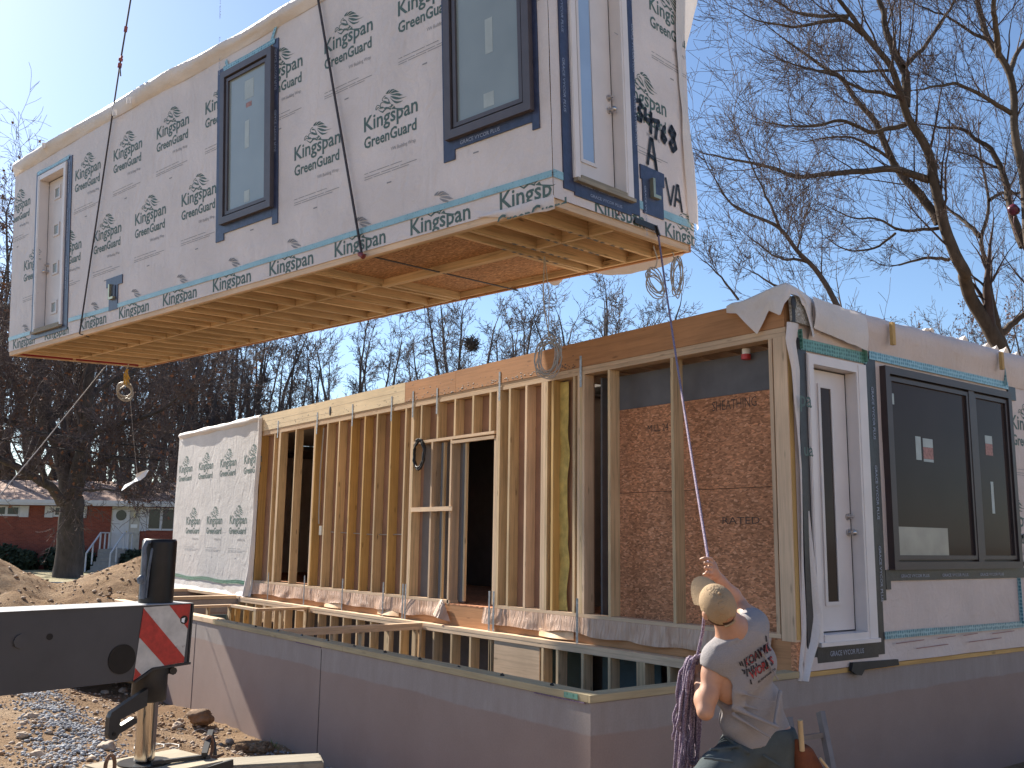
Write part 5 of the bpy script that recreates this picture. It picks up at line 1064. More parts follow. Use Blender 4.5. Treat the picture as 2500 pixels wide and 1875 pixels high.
limbs_tree('bare_tree', 'low slanting bare tree just behind the wrapped roof corner', limbs, dict(parR, rmin=.0036), 15, ('bark_dark', 'twig'), base=g4)
# the oak in front of the brick house
dO = 40.; gO = at(168, 1405, dO); gO.z = gz(gO.x, gO.y)
parO = dict(wig=.16, up=.02, max=4, n=(0, 7, 6, 4), ratio=.55, rr=.5, ang=(30, 70), rmin=.0085, leaf=.05)
c = lambda x, y: (x*.2412, 850+y*.2412)
def PO(l, d0, d1): return [at(*c(*p), d0+(d1-d0)*i/max(1, len(l)-1)) for i, p in enumerate(l)]
limbs = [([gO-Vector((0, 0, .2)), at(168, 1380, dO), at(170, 1300, dO), at(176, 1215, dO)], .62, .44, 2, 0, .9),
 (PO([(700, 1480), (680, 1250), (600, 1000), (480, 780), (430, 600), (400, 350), (360, 120), (330, -150), (300, -600), (290, -1000)], dO, dO+1), .40, .07, 4.2, 14, .25),
 (PO([(740, 1480), (800, 1250), (850, 950), (870, 700), (890, 400), (920, 100), (960, -300), (1000, -700)], dO, dO-2), .36, .06, 4.2, 14, .2),
 (PO([(620, 1560), (560, 1460), (400, 1340), (200, 1230), (0, 1110), (-300, 1020), (-600, 900)], dO-.5, dO-4), .22, .05, 3., 12, .15),
 (PO([(850, 950), (1000, 850), (1150, 780), (1350, 740), (1600, 640), (1800, 500)], dO-1, dO-4), .16, .03, 3., 12, .1),
 (PO([(820, 1150), (960, 1180), (1150, 1100), (1350, 1150), (1550, 1250)], dO-1, dO-5), .12, .03, 2.6, 11, .1), (PO([(720, 1400), (900, 1450), (1100, 1420), (1300, 1480)], dO-1, dO-4), .07, .02, 2., 8, .2),
 (PO([(560, 920), (350, 850), (150, 760), (-50, 700), (-300, 560)], dO, dO-3), .18, .04, 3., 11, .1), (PO([(430, 600), (250, 420), (50, 300), (-200, 100)], dO+.5, dO+3), .16, .04, 3., 10, .1),
 (PO([(480, 760), (700, 560), (800, 300), (1000, 60), (1150, -200)], dO+.5, dO+3), .15, .04, 3.2, 11, .1), (PO([(880, 500), (1100, 350), (1350, 250), (1550, 50), (1700, -150)], dO-1, dO+2), .15, .04, 3.2, 11, .1)]
limbs_tree('oak_tree', 'massive dark bare oak in front of the brick house', limbs, parO, 21, ('bark_dark', 'twig_dark'), base=gO, leaves=True)
# more bare trees behind: a few kinds, copied
def kind(seed, stems, spread, leaf, H=16., lean=.0):
    rng = np.random.default_rng(seed); L = [([Vector((0, 0, -.3)), Vector((.05, 0, 1.2)), Vector((.1, .05, H*.2))], .30, .24, 2, 0, .9)]
    for k in range(stems):
        a = 6.283*k/stems+rng.uniform(-.5, .5); s = spread*rng.uniform(.5, 1.1); top = H*rng.uniform(.78, 1.); z0 = H*.2*rng.uniform(.7, 1.)
        p = [Vector((.1, .05, z0))]
        for i in range(1, 5): t = i/4; p.append(Vector((math.cos(a)*s*t**.8+rng.normal(0, .25), math.sin(a)*s*t**.8+rng.normal(0, .25), z0+(top-z0)*t**1.15)))
        L.append((p, .2*rng.uniform(.7, 1.2), .035, H*.11, 12, .25))
    return limbs_tree('background_tree', None, L, dict(wig=.17, up=.03, max=4, n=(0, 5, 4, 3), ratio=.56, rr=.5, ang=(25, 60), rmin=.0115, leaf=leaf), seed, ('bark_dark', 'twig_far'), base=Vector((0, 0, 0)), leaves=leaf > 0)
protos = [kind(31, 5, 3.6, 0), kind(32, 7, 4.2, 0), kind(33, 6, 3.8, .22), kind(34, 4, 3.0, 0)]
LB = ['bare upright tree in the row beyond the roof beam', 'bare many stemmed spreading tree in the row beyond the house sections', 'bare tree with some rusty leaves in the row behind the brick house', 'thin bare tree with few stems in the row beyond the house sections']
used = set(); SP = [(30, 66, 560, 1), (-60, 58, 500, 2), (255, 58, 760, 2), (330, 50, 800, 2), (395, 56, 740, 1), (455, 62, 730, 2), (560, 60, 745, 1), (655, 57, 800, 0), (775, 63, 815, 3), (888, 52, 772, 0), (1020, 64, 805, 3), (1160, 54, 700, 1), (1290, 62, 750, 0), (1462, 54, 680, 1), (1590, 66, 790, 0), (1700, 78, 850, 3), (140, 72, 700, 0), (200, 64, 640, 3), (2350, 60, 830, 2), (2440, 52, 800, 1), (2530, 56, 780, 2), (420, 74, 800, 3), (500, 78, 790, 0), (90, 80, 760, 1), (320, 76, 760, 0), (580, 74, 800, 2)]
rr = random.Random(41)
for px, d, ytop, kd in SP:
    yh = 1320+.014*(px-1250); q = at(px, yh, d); ht = 1.13+.6+(yh-ytop)/FPX*d; o = protos[kd] if kd not in used else copy_tree(protos[kd]); used.add(kd)
    o.location = (q.x, q.y, gz(q.x, q.y)); sc = ht/16.; o.scale = (sc*1.05, sc*1.05, sc); o.rotation_euler = (0, 0, rr.uniform(0, 6.28)); tag(o, LB[kd], 'tree', 'bare trees in the far row')
m = TB(); rng = np.random.default_rng(5)
for k in range(5200):
    px = rng.uniform(-500, 3000); d = rng.uniform(82, 120); q = at(px, 1310, d); z0 = -1; h = abs(rng.normal(0, 3.2))+1.5
    p = np.array([q.x, q.y, z0]); e = p+np.array([rng.normal(0, .9), rng.normal(0, .9), h]); m.tube([p, (p+e)/2+rng.normal(0, .25, 3), e], [.06, .045, .02], 3)
tag(m.build('far_wood', 'twig_far'), 'far low brush and saplings along the horizon', 'woodland', kind='stuff')
# squirrel nest, balloon, wires
m = MB(); c0 = at(1150, 842, 51.5); rr = random.Random(6)
for k in range(160):
    a = Vector((rr.gauss(0, 1), rr.gauss(0, 1), rr.gauss(0, 1))).normalized()*rr.uniform(.1, .42); b = Vector((rr.gauss(0, 1), rr.gauss(0, 1), rr.gauss(0, .6))).normalized()*.3; m.tube([c0+a-b, c0+a+b], .02, 3)
m.ball(c0, .27, 0, 8); tag(m.build('leaf_nest', 'bark_dark'), 'dark ball of twigs caught high in a far bare tree', 'nest')
plain('balloon_red', (.10, .012, .035), .35, .4, 9, bmp=.4, bscale=20); m = MB(); q = at(2475, 512, 20.2); bm = bmesh.new(); bmesh.ops.create_icosphere(bm, subdivisions=3, radius=.12)
for v in bm.verts: p = v.co*9; v.co *= 1+.22*vn(p.x, p.y, p.z)
bmesh.ops.transform(bm, matrix=Matrix.Translation(q), verts=bm.verts); m.bm(bm, 0, True); m.tube([q-Vector((0, 0, .1)), q+Vector((-.05, 0, -.3)), q+Vector((-.02, 0, -.55))], .006, 4); m.tube([q+Vector((0, 0, .1)), q+Vector((.05, .05, .35))], .006, 4)
tag(m.build('balloon', 'balloon_red'), 'crumpled dark red balloon caught in the right tree', 'balloon')
for y0, y1, lab in ((1040, 1078, 'upper dark utility wire crossing the oak branches'), (1074, 1106, 'lower dark utility wire crossing the oak branches')):
    m = MB(); a, b, c_ = at(-900, y0-60, 37), at(0, y0, 36.5), at(520, y1+30, 36); m.tube([a, a.lerp(b, .5)-Vector((0, 0, .2)), b, b.lerp(c_, .5)-Vector((0, 0, .1)), c_, at(1000, y1+50, 36)], .022, 5); tag(m.build('utility_wire', 'black_rubber'), lab, 'wire', 'utility wires by the oak')
# white scrap of plastic hanging in front of the oak
q = hw(1.9, 11.5, 0); dS = (q-CAM).dot(fw)
def sc_(x, y, w=0.): return at(x*.2412, 850+y*.2412, dS-w)
m = MB(); up_ = [(1505, 1232), (1440, 1262), (1378, 1310), (1350, 1345), (1260, 1385), (1228, 1440)]; dn = [(1505, 1236), (1470, 1300), (1425, 1335), (1370, 1352), (1300, 1395), (1232, 1442)]
for i in range(5):
    P4 = [sc_(*up_[i], .05*(i % 2)), sc_(*up_[i+1], .05*((i+1) % 2)), sc_(*dn[i+1], .1), sc_(*dn[i], .08)]; m.add(P4, [(0, 1, 2, 3)])
m.add([sc_(1378, 1310), sc_(1375, 1275, .08), sc_(1440, 1245, .05), sc_(1500, 1233)], [(0, 1, 2, 3)])
tag(m.build('plastic_scrap', 'plastic_white'), 'white torn plastic scrap fluttering in front of the oak', 'plastic scrap')
m = MB(); m.tube([at(318, 972, dS), at(325, 1060, dS), at(335, 1160, dS)], .003, 4); tag(m.build('string', 'grey_rope'), 'thin string holding up the white plastic scrap', 'string')
# ================================================================== brick house
def brickmat():
    m, N, L, P = _new('brick'); t = N.new('ShaderNodeTexCoord'); b = N.new('ShaderNodeTexBrick'); mp = N.new('ShaderNodeMapping'); mp.inputs['Rotation'].default_value = (R_(90), 0, 0)
    L.new(t.outputs['Object'], mp.inputs[0]); L.new(mp.outputs[0], b.inputs['Vector']); b.inputs['Scale'].default_value = 4.; b.inputs['Color1'].default_value = (.30, .075, .045, 1); b.inputs['Color2'].default_value = (.22, .052, .035, 1); b.inputs['Mortar'].default_value = (.26, .17, .14, 1); b.inputs['Mortar Size'].default_value = .012
    b.inputs['Brick Width'].default_value = .8; b.inputs['Row Height'].default_value = .28
    n = noise(N, L, coords(N, L), .8, 4); L.new(mixc(N, L, 1., b.outputs['Color'], ramp(N, L, n, [(.3, .75), (.7, 1.05)]), 'MULTIPLY'), P.inputs['Base Color']); P.inputs['Roughness'].default_value = .9; MATS['brick'] = m
brickmat(); plain('shingle', (.40, .25, .185), .9, .2, 2, bmp=.3, bscale=12); plain('house_white', (.62, .62, .65), .6, .06); plain('house_cream', (.52, .49, .44), .7); plain('shrub', (.028, .042, .02), .8, .4, 5); plain('concrete_step', (.30, .29, .28), .9)
DH = 50.; GZ = -.78
def hl3(px, z, dd=0.): return hp((px-1250)*DH/FPX, DH+dd, z)
hb_ = hl3(200, GZ); house = empty('brick_house', hb_, 'low red brick house with tan roof and white trim', 'house'); house.rotation_euler = (0, 0, -YAW); 
LX = lambda px: (px-200)*DH/FPX
def hbx(name, x0, x1, z0, z1, d0, d1, mat, par=None): return box(name, (x0, d0, z0-GZ), (x1, d1, z1-GZ), mat, par or house)
X0, X1 = LX(-500), LX(640)
hbx('wall', X0, X1, GZ, 2.72, 0, 8, 'brick')
m = MB(); e = .7; zr = 4.1-GZ; ze = 2.86-GZ
m.add([(X0-e, -e, ze), (X1+e, -e, ze), (X1+e, 8+e, ze), (X0-e, 8+e, ze), (X0-e, 4, zr), (X1+e, 4, zr), (X0-e, -e, ze-.1), (X1+e, -e, ze-.1), (X1+e, 8+e, ze-.1), (X0-e, 8+e, ze-.1)], [(0, 1, 5, 4), (2, 3, 4, 5), (0, 4, 3), (1, 2, 5), (6, 9, 8, 7), (0, 6, 7, 1), (1, 7, 8, 2), (2, 8, 9, 3), (3, 9, 6, 0)])
m.build('roof', 'shingle', house)
hbx('gutter', X0-e, X1+e, 2.70, 2.872, -e-.06, -e-.002, 'house_white'); hbx('soffit', X0-e, X1+e, 2.60, 2.70, -e-.02, -.03, 'house_white')
for a, b in ((0, 64), (147, 200), (374, 440), (-200, -110)):
    f = hbx('window', LX(a), LX(b), 1.4 if a > 300 else 2.03, 2.56, -.06, -.005, 'house_white'); w = LX(b)-LX(a)
    for i in range(2): hbx('pane', LX(a)+.1+i*w/2, LX(a)+i*w/2+w/2-.05, (1.4 if a > 300 else 2.03)+.1, 2.48, -.075, -.061, 'glass_far', f)
for a, b, z in ((65, 87, 2.03), (126, 146, 2.03), (201, 227, 2.03), (357, 373, 1.4), (441, 460, 1.4)): hbx('shutter', LX(a), LX(b), z-.04, 2.57, -.08, -.004, 'house_white')
hbx('entry_panel', LX(288), LX(358), .42, 2.6, -.05, -.004, 'house_cream'); dr = hbx('door', LX(292), LX(332), .47, 2.42, -.10, -.051, 'house_white')
m = MB(); m.cyl((LX(312), -.103, 2.15-GZ), (LX(312), -.115, 2.15-GZ), .27, 16); m.build('fanlight', 'glass_far', dr); hbx('door_handle', LX(327), LX(328.6), 1.25, 1.36, -.14, -.101, 'brass', dr)
hbx('house_sign', LX(336), LX(352), 1.52, 1.70, -.075, -.051, 'plastic_white'); hbx('wall_lamp', LX(343), LX(347), 2.05, 2.25, -.16, -.051, 'brass'); hbx('stoop', LX(286), LX(350), GZ, .44, -1.3, -.003, 'concrete_step')
for i in range(5): hbx('step', LX(296), LX(345), GZ, .24-.2*i, -1.6-.3*i, -1.301-.3*i, 'concrete_step')
m = MB()
for px in (290, 345):
    m.bar((LX(px), -.2, 1.25-GZ), (LX(px), -1.3, 1.25-GZ), .06, .06); m.bar((LX(px), -1.3, 1.25-GZ), (LX(px), -2.8, .25-GZ), .06, .06)
    for d, z0, z1 in ((-.25, .44, 1.25), (-.75, .44, 1.25), (-1.3, .44, 1.25), (-2.1, -.3, .72), (-2.8, GZ, .25)): m.bar((LX(px), d, z0-GZ), (LX(px), d, z1-GZ), .06, .06)
m.build('stair_railing', 'house_white', house)
def shrub(px, w, h, lab, seed):
    rng = random.Random(seed); c = hl3(px, GZ, -1.2); o = empty('shrub', c, lab, 'shrub', 'shrubs along the brick house'); m = MB()
    for k in range(900):
        v = Vector((rng.gauss(0, 1), rng.gauss(0, 1), rng.gauss(0, 1))).normalized()*rng.uniform(.55, 1.05); p = Vector((v.x*w, v.y*w*.8, h*.5+v.z*h*.52)); a = Vector((rng.gauss(0, 1), rng.gauss(0, 1), rng.gauss(0, 1))).normalized()*.12; b = a.orthogonal().normalized()*.08; m.add([p-a, p-b, p+a, p+b], [(0, 1, 2, 3)])
    m.build('foliage', 'shrub', o); m = MB(); m.tube([(0, 0, 0), (.05, 0, h*.6)], .05, 5); m.build('stem', 'bark_dark', o)
for i, (px, w, h, lab) in enumerate(((15, .75, 1.3, 'leftmost dark shrub below the house window'), (70, .85, 1.35, 'dark shrub just left of the oak trunk'), (110, .8, 1.1, 'low dark shrub beside the oak trunk'), (200, .9, 1.35, 'dark shrub just right of the oak trunk'), (250, .7, 1.1, 'dark shrub left of the house steps'), (375, .8, 1.2, 'dark shrub right of the house steps'))): shrub(px, w, h, lab, i)
# houses added behind the viewer to warm the shaded walls and block low sky; only their reflections and the light they return reach the picture
plain('siding_tan', (.52, .44, .35), .8, .08, 1); plain('siding_cream', (.58, .52, .44), .8, .08, 1)
for i, (x, y, w, mt, lab) in enumerate(((-24, -30, 17, 'siding_tan', 'tan two storey house across the street behind the viewer'), (-4, -29, 15, 'siding_cream', 'cream two storey house across the street behind the viewer'), (14, -28, 15, 'siding_tan', 'tan house with dark door across the street behind the viewer'))):
    o = empty('added_house', (x, y, -.65), lab, 'house'); b = box('wall', (0, -8, 0), (w, 0, 6), mt, o, (0, 0, 0)); m = MB(); m.prism([(-8.5, 6), (.5, 6), (-4, 9.2)], 'x', -.5, w+.5); m.build('roof', 'shingle', o)
    for k in range(4):
        for z in (1., 3.9): f = box('window', (1.5+k*3.6, .002, z), (2.7+k*3.6, .06, z+1.4), 'house_white', o, (0, 0, 0)); box('pane', (1.6+k*3.6, .061, z+.1), (2.6+k*3.6, .07, z+1.3), 'glass_far', f, (0, 0, 0))
    box('door', (3.2, .002, 0), (4.2, .06, 2.1), 'bark_dark', o, (0, 0, 0))
# ================================================================== signed distance modelling for the worker
class SDF:
    def __init__(s, lo, hi, h):
        s.h = h; s.lo = np.array(lo, float); n = np.ceil((np.array(hi)-s.lo)/h).astype(int)+1; s.n = n
        s.D = np.full(n, .5, np.float32); s.ax = [s.lo[i]+h*np.arange(n[i]) for i in range(3)]
    def _win(s, lo, hi, pad):
        a = np.clip(np.floor((np.array(lo)-pad-s.lo)/s.h).astype(int), 0, s.n-1); b = np.clip(np.ceil((np.array(hi)+pad-s.lo)/s.h).astype(int)+1, 1, s.n); return tuple(slice(int(i), int(j)) for i, j in zip(a, b))
    def _grid(s, w): return np.meshgrid(*[s.ax[i][w[i]] for i in range(3)], indexing='ij', sparse=True)
    def _mix(s, w, d, k, sub=False):
        o = s.D[w]; d = d.astype(np.float32)
        if sub: d = -d; h = np.clip(.5-.5*(o-d)/k, 0, 1); s.D[w] = o+(d-o)*h+k*h*(1-h)
        else: h = np.clip(.5+.5*(o-d)/k, 0, 1); s.D[w] = o+(d-o)*h-k*h*(1-h)
    def cone(s, a, b, ra, rb, k=.02, sub=False, flat=None):
        """tapered capsule; flat=(axis vector, factor) squashes its section along one direction"""
        a = np.array(a, float); b = np.array(b, float); r = max(ra, rb); w = s._win(np.minimum(a, b)-r*1.3, np.maximum(a, b)+r*1.3, k*2+.03); X, Y, Z = s._grid(w)
        d = b-a; L2 = max(1e-9, d@d); px, py, pz = X-a[0], Y-a[1], Z-a[2]; t = np.clip((px*d[0]+py*d[1]+pz*d[2])/L2, 0, 1)
        qx, qy, qz = px-t*d[0], py-t*d[1], pz-t*d[2]; rr = ra+(rb-ra)*t
        if flat is not None:
            f = nrm(np.array(flat[0], float)); c = qx*f[0]+qy*f[1]+qz*f[2]; m_ = (1/flat[1]-1); qx, qy, qz = qx+c*f[0]*m_, qy+c*f[1]*m_, qz+c*f[2]*m_
            l = np.sqrt(qx*qx+qy*qy+qz*qz); s._mix(w, (l-rr)*min(1, flat[1]*1.2), k, sub); return
        s._mix(w, np.sqrt(qx*qx+qy*qy+qz*qz)-rr, k, sub)
    def ell(s, c, r, M_, k=.02, sub=False):
        """ellipsoid with radii r along the rows of M_"""
        c = np.array(c, float); R0 = max(r); w = s._win(c-R0, c+R0, k*2+.03); X, Y, Z = s._grid(w); p = (X-c[0], Y-c[1], Z-c[2]); q = [sum(M_[i][j]*p[j] for j in range(3))/r[i] for i in range(3)]
        l = np.sqrt(q[0]**2+q[1]**2+q[2]**2); g = np.sqrt((q[0]/r[0])**2+(q[1]/r[1])**2+(q[2]/r[2])**2)+1e-6; s._mix(w, l*(l-1)/g, k, sub)
    def plane(s, p, n, k=.004):           # keep the side opposite to n
        n = nrm(np.array(n, float)); X, Y, Z = np.meshgrid(*s.ax, indexing='ij', sparse=True); d = (X-p[0])*n[0]+(Y-p[1])*n[1]+(Z-p[2])*n[2]; s.D = np.maximum(s.D, d.astype(np.float32))
    def mesh(s, name, mats, parent, off, it=2):
        D = s.D; S = D < 0; n = D.shape; C = np.zeros((n[0]-1, n[1]-1, n[2]-1), np.int8)
        for i in (0, 1):
            for j in (0, 1):
                for k in (0, 1): C += S[i:n[0]-1+i, j:n[1]-1+j, k:n[2]-1+k]
        I = np.argwhere((C > 0) & (C < 8)); idx = np.full(C.shape, -1, np.int32); idx[tuple(I.T)] = np.arange(len(I)); acc = np.zeros((len(I), 3)); cnt = np.zeros(len(I))
        cs = [(i, j, k) for i in (0, 1) for j in (0, 1) for k in (0, 1)]; val = {c: D[I[:, 0]+c[0], I[:, 1]+c[1], I[:, 2]+c[2]] for c in cs}
        for a in cs:
            for x in range(3):
                if a[x] == 0:
                    b = list(a); b[x] = 1; b = tuple(b); va, vb = val[a], val[b]; m_ = (va < 0) != (vb < 0); t = va/np.where(m_, va-vb, 1); p = np.tile(np.array(a, float), (len(I), 1)); p[:, x] += t; acc += np.where(m_[:, None], p, 0); cnt += m_
        V = (I+acc/cnt[:, None])*s.h+s.lo; Fs = []
        for x in range(3):
            y, z = (x+1) % 3, (x+2) % 3; sa = [slice(None)]*3; sb = [slice(None)]*3; sa[x] = slice(0, -1); sb[x] = slice(1, None); A_, B_ = S[tuple(sa)], S[tuple(sb)]
            E_ = np.argwhere(A_ != B_); E_ = E_[(E_[:, y] > 0) & (E_[:, z] > 0) & (E_[:, y] < n[y]-1) & (E_[:, z] < n[z]-1)]; fl = A_[tuple(E_.T)]; q = []
            for dy, dz in ((1, 1), (0, 1), (0, 0), (1, 0)):
                c = E_.copy(); c[:, y] -= dy; c[:, z] -= dz; q.append(idx[tuple(c.T)])
            q = np.stack(q, 1); q[~fl] = q[~fl][:, ::-1]; Fs.append(q)
        F = np.concatenate(Fs); F = F[(F >= 0).all(1)]
        for _ in range(it):                               # light smoothing
            a = np.zeros_like(V); c = np.zeros(len(V))
            for i in range(4):
                for j in (1, 3): np.add.at(a, F[:, i], V[F[:, (i+j) % 4]]); np.add.at(c, F[:, i], 1)
            V = V*.5+.5*a/np.maximum(c, 1)[:, None]
        me = bpy.data.meshes.new(name); me.from_pydata((V-np.array(off)).tolist(), [], F.tolist())
        for m_ in (mats if isinstance(mats, (list, tuple)) else [mats]): me.materials.append(MATS[m_])
        me.polygons.foreach_set('use_smooth', [True]*len(me.polygons)); me.update(); o = bpy.data.objects.new(name, me); COL.objects.link(o); o.parent = parent; return o
def W(px, py, d): return np.array(at(px, py, d))
def skinmat():
    m, N, L, P = _new('skin'); v = coords(N, L); n = noise(N, L, v, 14, 5); col = ramp(N, L, n, [(.3, (.42, .215, .135)), (.7, (.53, .29, .19))]); L.new(col, P.inputs['Base Color']); P.inputs['Roughness'].default_value = .5
    P.inputs['Subsurface Weight'].default_value = .12; P.inputs['Subsurface Radius'].default_value = (.012, .005, .003); bump(N, L, P, noise(N, L, v, 120, 3), .15, .003); MATS['skin'] = m
skinmat()
def cloth(name, c, sc, var=.2, b=.4):
    m, N, L, P = _new(name); v = coords(N, L); n = noise(N, L, v, 4, 5); f = noise(N, L, v, sc, 3, .8); col = ramp(N, L, n, [(.3, tuple(x*(1-var) for x in c)), (.7, tuple(x*(1+var*.6) for x in c))]); col = mixc(N, L, 1., col, ramp(N, L, f, [(.25, .78), (.75, 1.)]), 'MULTIPLY')
    L.new(col, P.inputs['Base Color']); P.inputs['Roughness'].default_value = .9; P.inputs['Specular IOR Level'].default_value = .15; w = noise(N, L, coords(N, L, (9, 9, 22), (.3, .5, .2)), 1., 4, .55, 1.4); mx = N.new('ShaderNodeMath'); L.new(w, mx.inputs[0]); L.new(f, mx.inputs[1]); bump(N, L, P, mx.outputs[0], b, .012); MATS[name] = m
cloth('shirt_grey', (.36, .335, .335), 260, .1, .5); cloth('denim', (.10, .12, .125), 300, .4, .5); cloth('cap_tan', (.42, .30, .185), 220, .12, .3); cloth('leather', (.17, .06, .032), 60, .3, .4); cloth('hair_brown', (.12, .065, .04), 200)
plain('shirt_red', (.42, .045, .045), .8, .3, 40); plain('shirt_black', (.03, .025, .03), .8); plain('tool_wood', (.50, .36, .2), .6); plain('boot', (.12, .08, .045), .8)
# joints: place in the photograph and distance from the viewer
neck = W(1788, 1538, 4.69); head = W(1752, 1478, 4.655); chest = W(1818, 1628, 4.72); waist = W(1846, 1745, 4.76); hip = W(1852, 1818, 4.78)
shL = W(1748, 1607, 4.70); shR = W(1842, 1522, 4.79); elL = W(1722, 1737, 4.60); wrL = W(1707, 1652, 4.76); elR = W(1806, 1476, 5.02); wrR = W(1747, 1404, 4.96)
rtv, upv, fwv = np.array(rt), np.array(up), np.array(fw); tw = nrm(shR-shL); spine = nrm(neck-hip); tb_ = nrm(np.cross(tw, spine))         # tb_: torso normal
hipL = hip-nrm(tw*.6+rtv*.6)*.085; hipR = hip+nrm(tw*.6+rtv*.6)*.085; hipR[2] -= .01
gpz = lambda p: gz(p[0], p[1])
knL = W(1692, 1935, 4.46); anL = knL+np.array([-.02, .05, -.42]); knR = hipR+rtv*.03+fwv*.02+np.array([0, 0, -.42]); anR = knR+fwv*-.06+np.array([0, 0, -.42])
foot_z = anR[2]-.075
man = empty('person', (hip[0], hip[1], foot_z), 'worker seen from behind in tan cap and grey sleeveless shirt pulling a purple rope', 'person'); mo_ = tuple(man.location)
lo = np.minimum.reduce([head, shL, elL, wrL, wrR, knL, anL, anR, hipR, elR])-.17; hi = np.maximum.reduce([head, shR, elR, wrR, hipR, knR, anR, anL])+.17; lo[2] = foot_z-.03
B_ = SDF(lo, hi, .0058)
def limb(S_, pts, k=.02):
    for (a, ra), (b, rb) in zip(pts, pts[1:]): S_.cone(a, b, ra, rb, k)
def lerp(a, b, t): return a+(b-a)*t
# trunk
for t, wd, r in ((0., .06, .095), (.3, .055, .094), (.62, .075, .098), (.86, .09, .085)):
    c = lerp(hip, neck, t); B_.cone(c-tw*wd, c+tw*wd, r, r, .06, flat=(tb_, .8))
B_.cone(shL, shR, .052, .052, .06); B_.cone(lerp(shL, shR, .32), neck+spine*.02, .05, .05, .06); B_.cone(lerp(shL, shR, .68), neck+spine*.02, .05, .05, .06)
hd = nrm(head-neck); B_.cone(neck-spine*.05, lerp(neck, head, .62), .058, .056, .04)
face = nrm(-rtv*.45+fwv*.62+upv*.62); hup = nrm(hd*.25+upv*.6-fwv*.55-rtv*.05); hup = nrm(hup-face*(hup@face)); hside = np.cross(face, hup); HMx = [face, hside, hup]
B_.ell(head, (.091, .072, .098), HMx, .02); B_.ell(head+face*.035-hup*.075, (.062, .055, .05), HMx, .03); B_.cone(head+face*.09-hup*.02, head+face*.118-hup*.04, .011, .016, .01); B_.cone(head+face*.085-hup*.075-hside*.02, head+face*.085-hup*.075+hside*.02, .012, .012, .01)
for s_ in (-1, 1):
    e = head+hside*.078*s_-hup*.012-face*.01; B_.ell(e, (.022, .012, .034), HMx, .008); B_.ell(head+face*.085+hside*.032*s_+hup*.005, (.012, .014, .01), HMx, .006, True)
# arms
limb(B_, [(shL, .056), (lerp(shL, elL, .3), .053), (lerp(shL, elL, .7), .044), (elL, .037)], .025); limb(B_, [(elL, .038), (lerp(elL, wrL, .3), .043), (lerp(elL, wrL, .8), .029), (wrL, .026)], .02)
limb(B_, [(shR, .055), (lerp(shR, elR, .35), .05), (elR, .037)], .025); limb(B_, [(elR, .038), (lerp(elR, wrR, .3), .042), (lerp(elR, wrR, .8), .029), (wrR, .026)], .02)
# right hand closed round the rope
ropeR = W(1733, 1388, 4.93); rdir = nrm(W(1727, 1340, 4.95)-W(1726, 1455, 4.9))
palmR = wrR+nrm(ropeR-wrR)*.045+rtv*.006; kn = nrm(ropeR-wrR)
B_.cone(wrR, palmR, .026, .030, .015); B_.cone(palmR-rdir*.024, palmR+rdir*.028, .024, .022, .015)
for i, (o_, L_) in enumerate(((.040, .96), (.016, 1.05), (-.008, 1.0), (-.030, .82))):
    b0 = palmR+rdir*o_+kn*.012+rtv*.006; j1 = b0+kn*.026*L_-fwv*.014; j2 = j1-rtv*.024*L_-fwv*.003+kn*.006; j3 = j2-rtv*.004+fwv*.022*L_-kn*.016
    if i == 0: j2 = j1-rtv*.032+rdir*.004; j3 = j2-rtv*.018-rdir*.008+fwv*.012
    B_.cone(b0, j1, .0105, .0098, .006); B_.cone(j1, j2, .0098, .009, .005); B_.cone(j2, j3, .009, .008, .005)
t0 = palmR-rdir*.028-fwv*.012; t1 = t0-rdir*.014-rtv*.02+kn*.006; t2 = t1-rtv*.018+rdir*.014+kn*.01; B_.cone(t0, t1, .0125, .0115, .008); B_.cone(t1, t2, .011, .0095, .006)
# left hand gripping the coil
ropeL = W(1703, 1610, 4.80); kL = nrm(ropeL-wrL); palmL = wrL+kL*.045; B_.cone(wrL, palmL, .026, .029, .015); gL = nrm(rtv*.8+fwv*.6); B_.cone(palmL-gL*.026, palmL+gL*.026, .023, .022, .015)
for i, (o_, L_) in enumerate(((-.036, .85), (-.013, 1.), (.011, 1.03), (.034, .92))):
    b0 = palmL+gL*o_+kL*.014; j1 = b0+kL*.024*L_-np.array([fwv[0], fwv[1], 0])*.012; j2 = j1+nrm(kL*.2-rtv*.8+fwv*.3)*.026*L_; j3 = j2+nrm(-kL-rtv*.1)*.022*L_
    B_.cone(b0, j1, .0105, .0098, .006); B_.cone(j1, j2, .0098, .009, .005); B_.cone(j2, j3, .009, .008, .005)
t0 = palmL+gL*.03-kL*.012; t1 = t0-rtv*.006+kL*.03-fwv*.02; t2 = t1-rtv*.026+kL*.012; B_.cone(t0, t1, .0125, .011, .008); B_.cone(t1, t2, .011, .0095, .006)
# legs and feet
def legs(S_, e, k=.03):
    limb(S_, [(hipL, .086+e), (lerp(hipL, knL, .5), .076+e), (knL, .057+e)], k); limb(S_, [(hipR, .088+e), (lerp(hipR, knR, .5), .076+e), (knR, .058+e)], k)
    limb(S_, [(knL, .058+e), (lerp(knL, anL, .3), .056+e), (anL, .038+e*1.6)], k); limb(S_, [(knR, .058+e), (lerp(knR, anR, .3), .056+e), (anR, .038+e*1.6)], k); S_.cone(hipL+upv*.02, hipR+upv*.02, .088+e, .088+e, .05)
legs(B_, 0)
for a, f in ((anL, nrm(-rtv*.5+fwv)), (anR, nrm(fwv*.9+rtv*.1))):
    f = nrm(np.array([f[0], f[1], 0])); B_.cone(a-f*.03-np.array([0, 0, .04]), a+f*.15-np.array([0, 0, .05]), .04, .033, .02)
B_.mesh('body', 'skin', man, mo_)
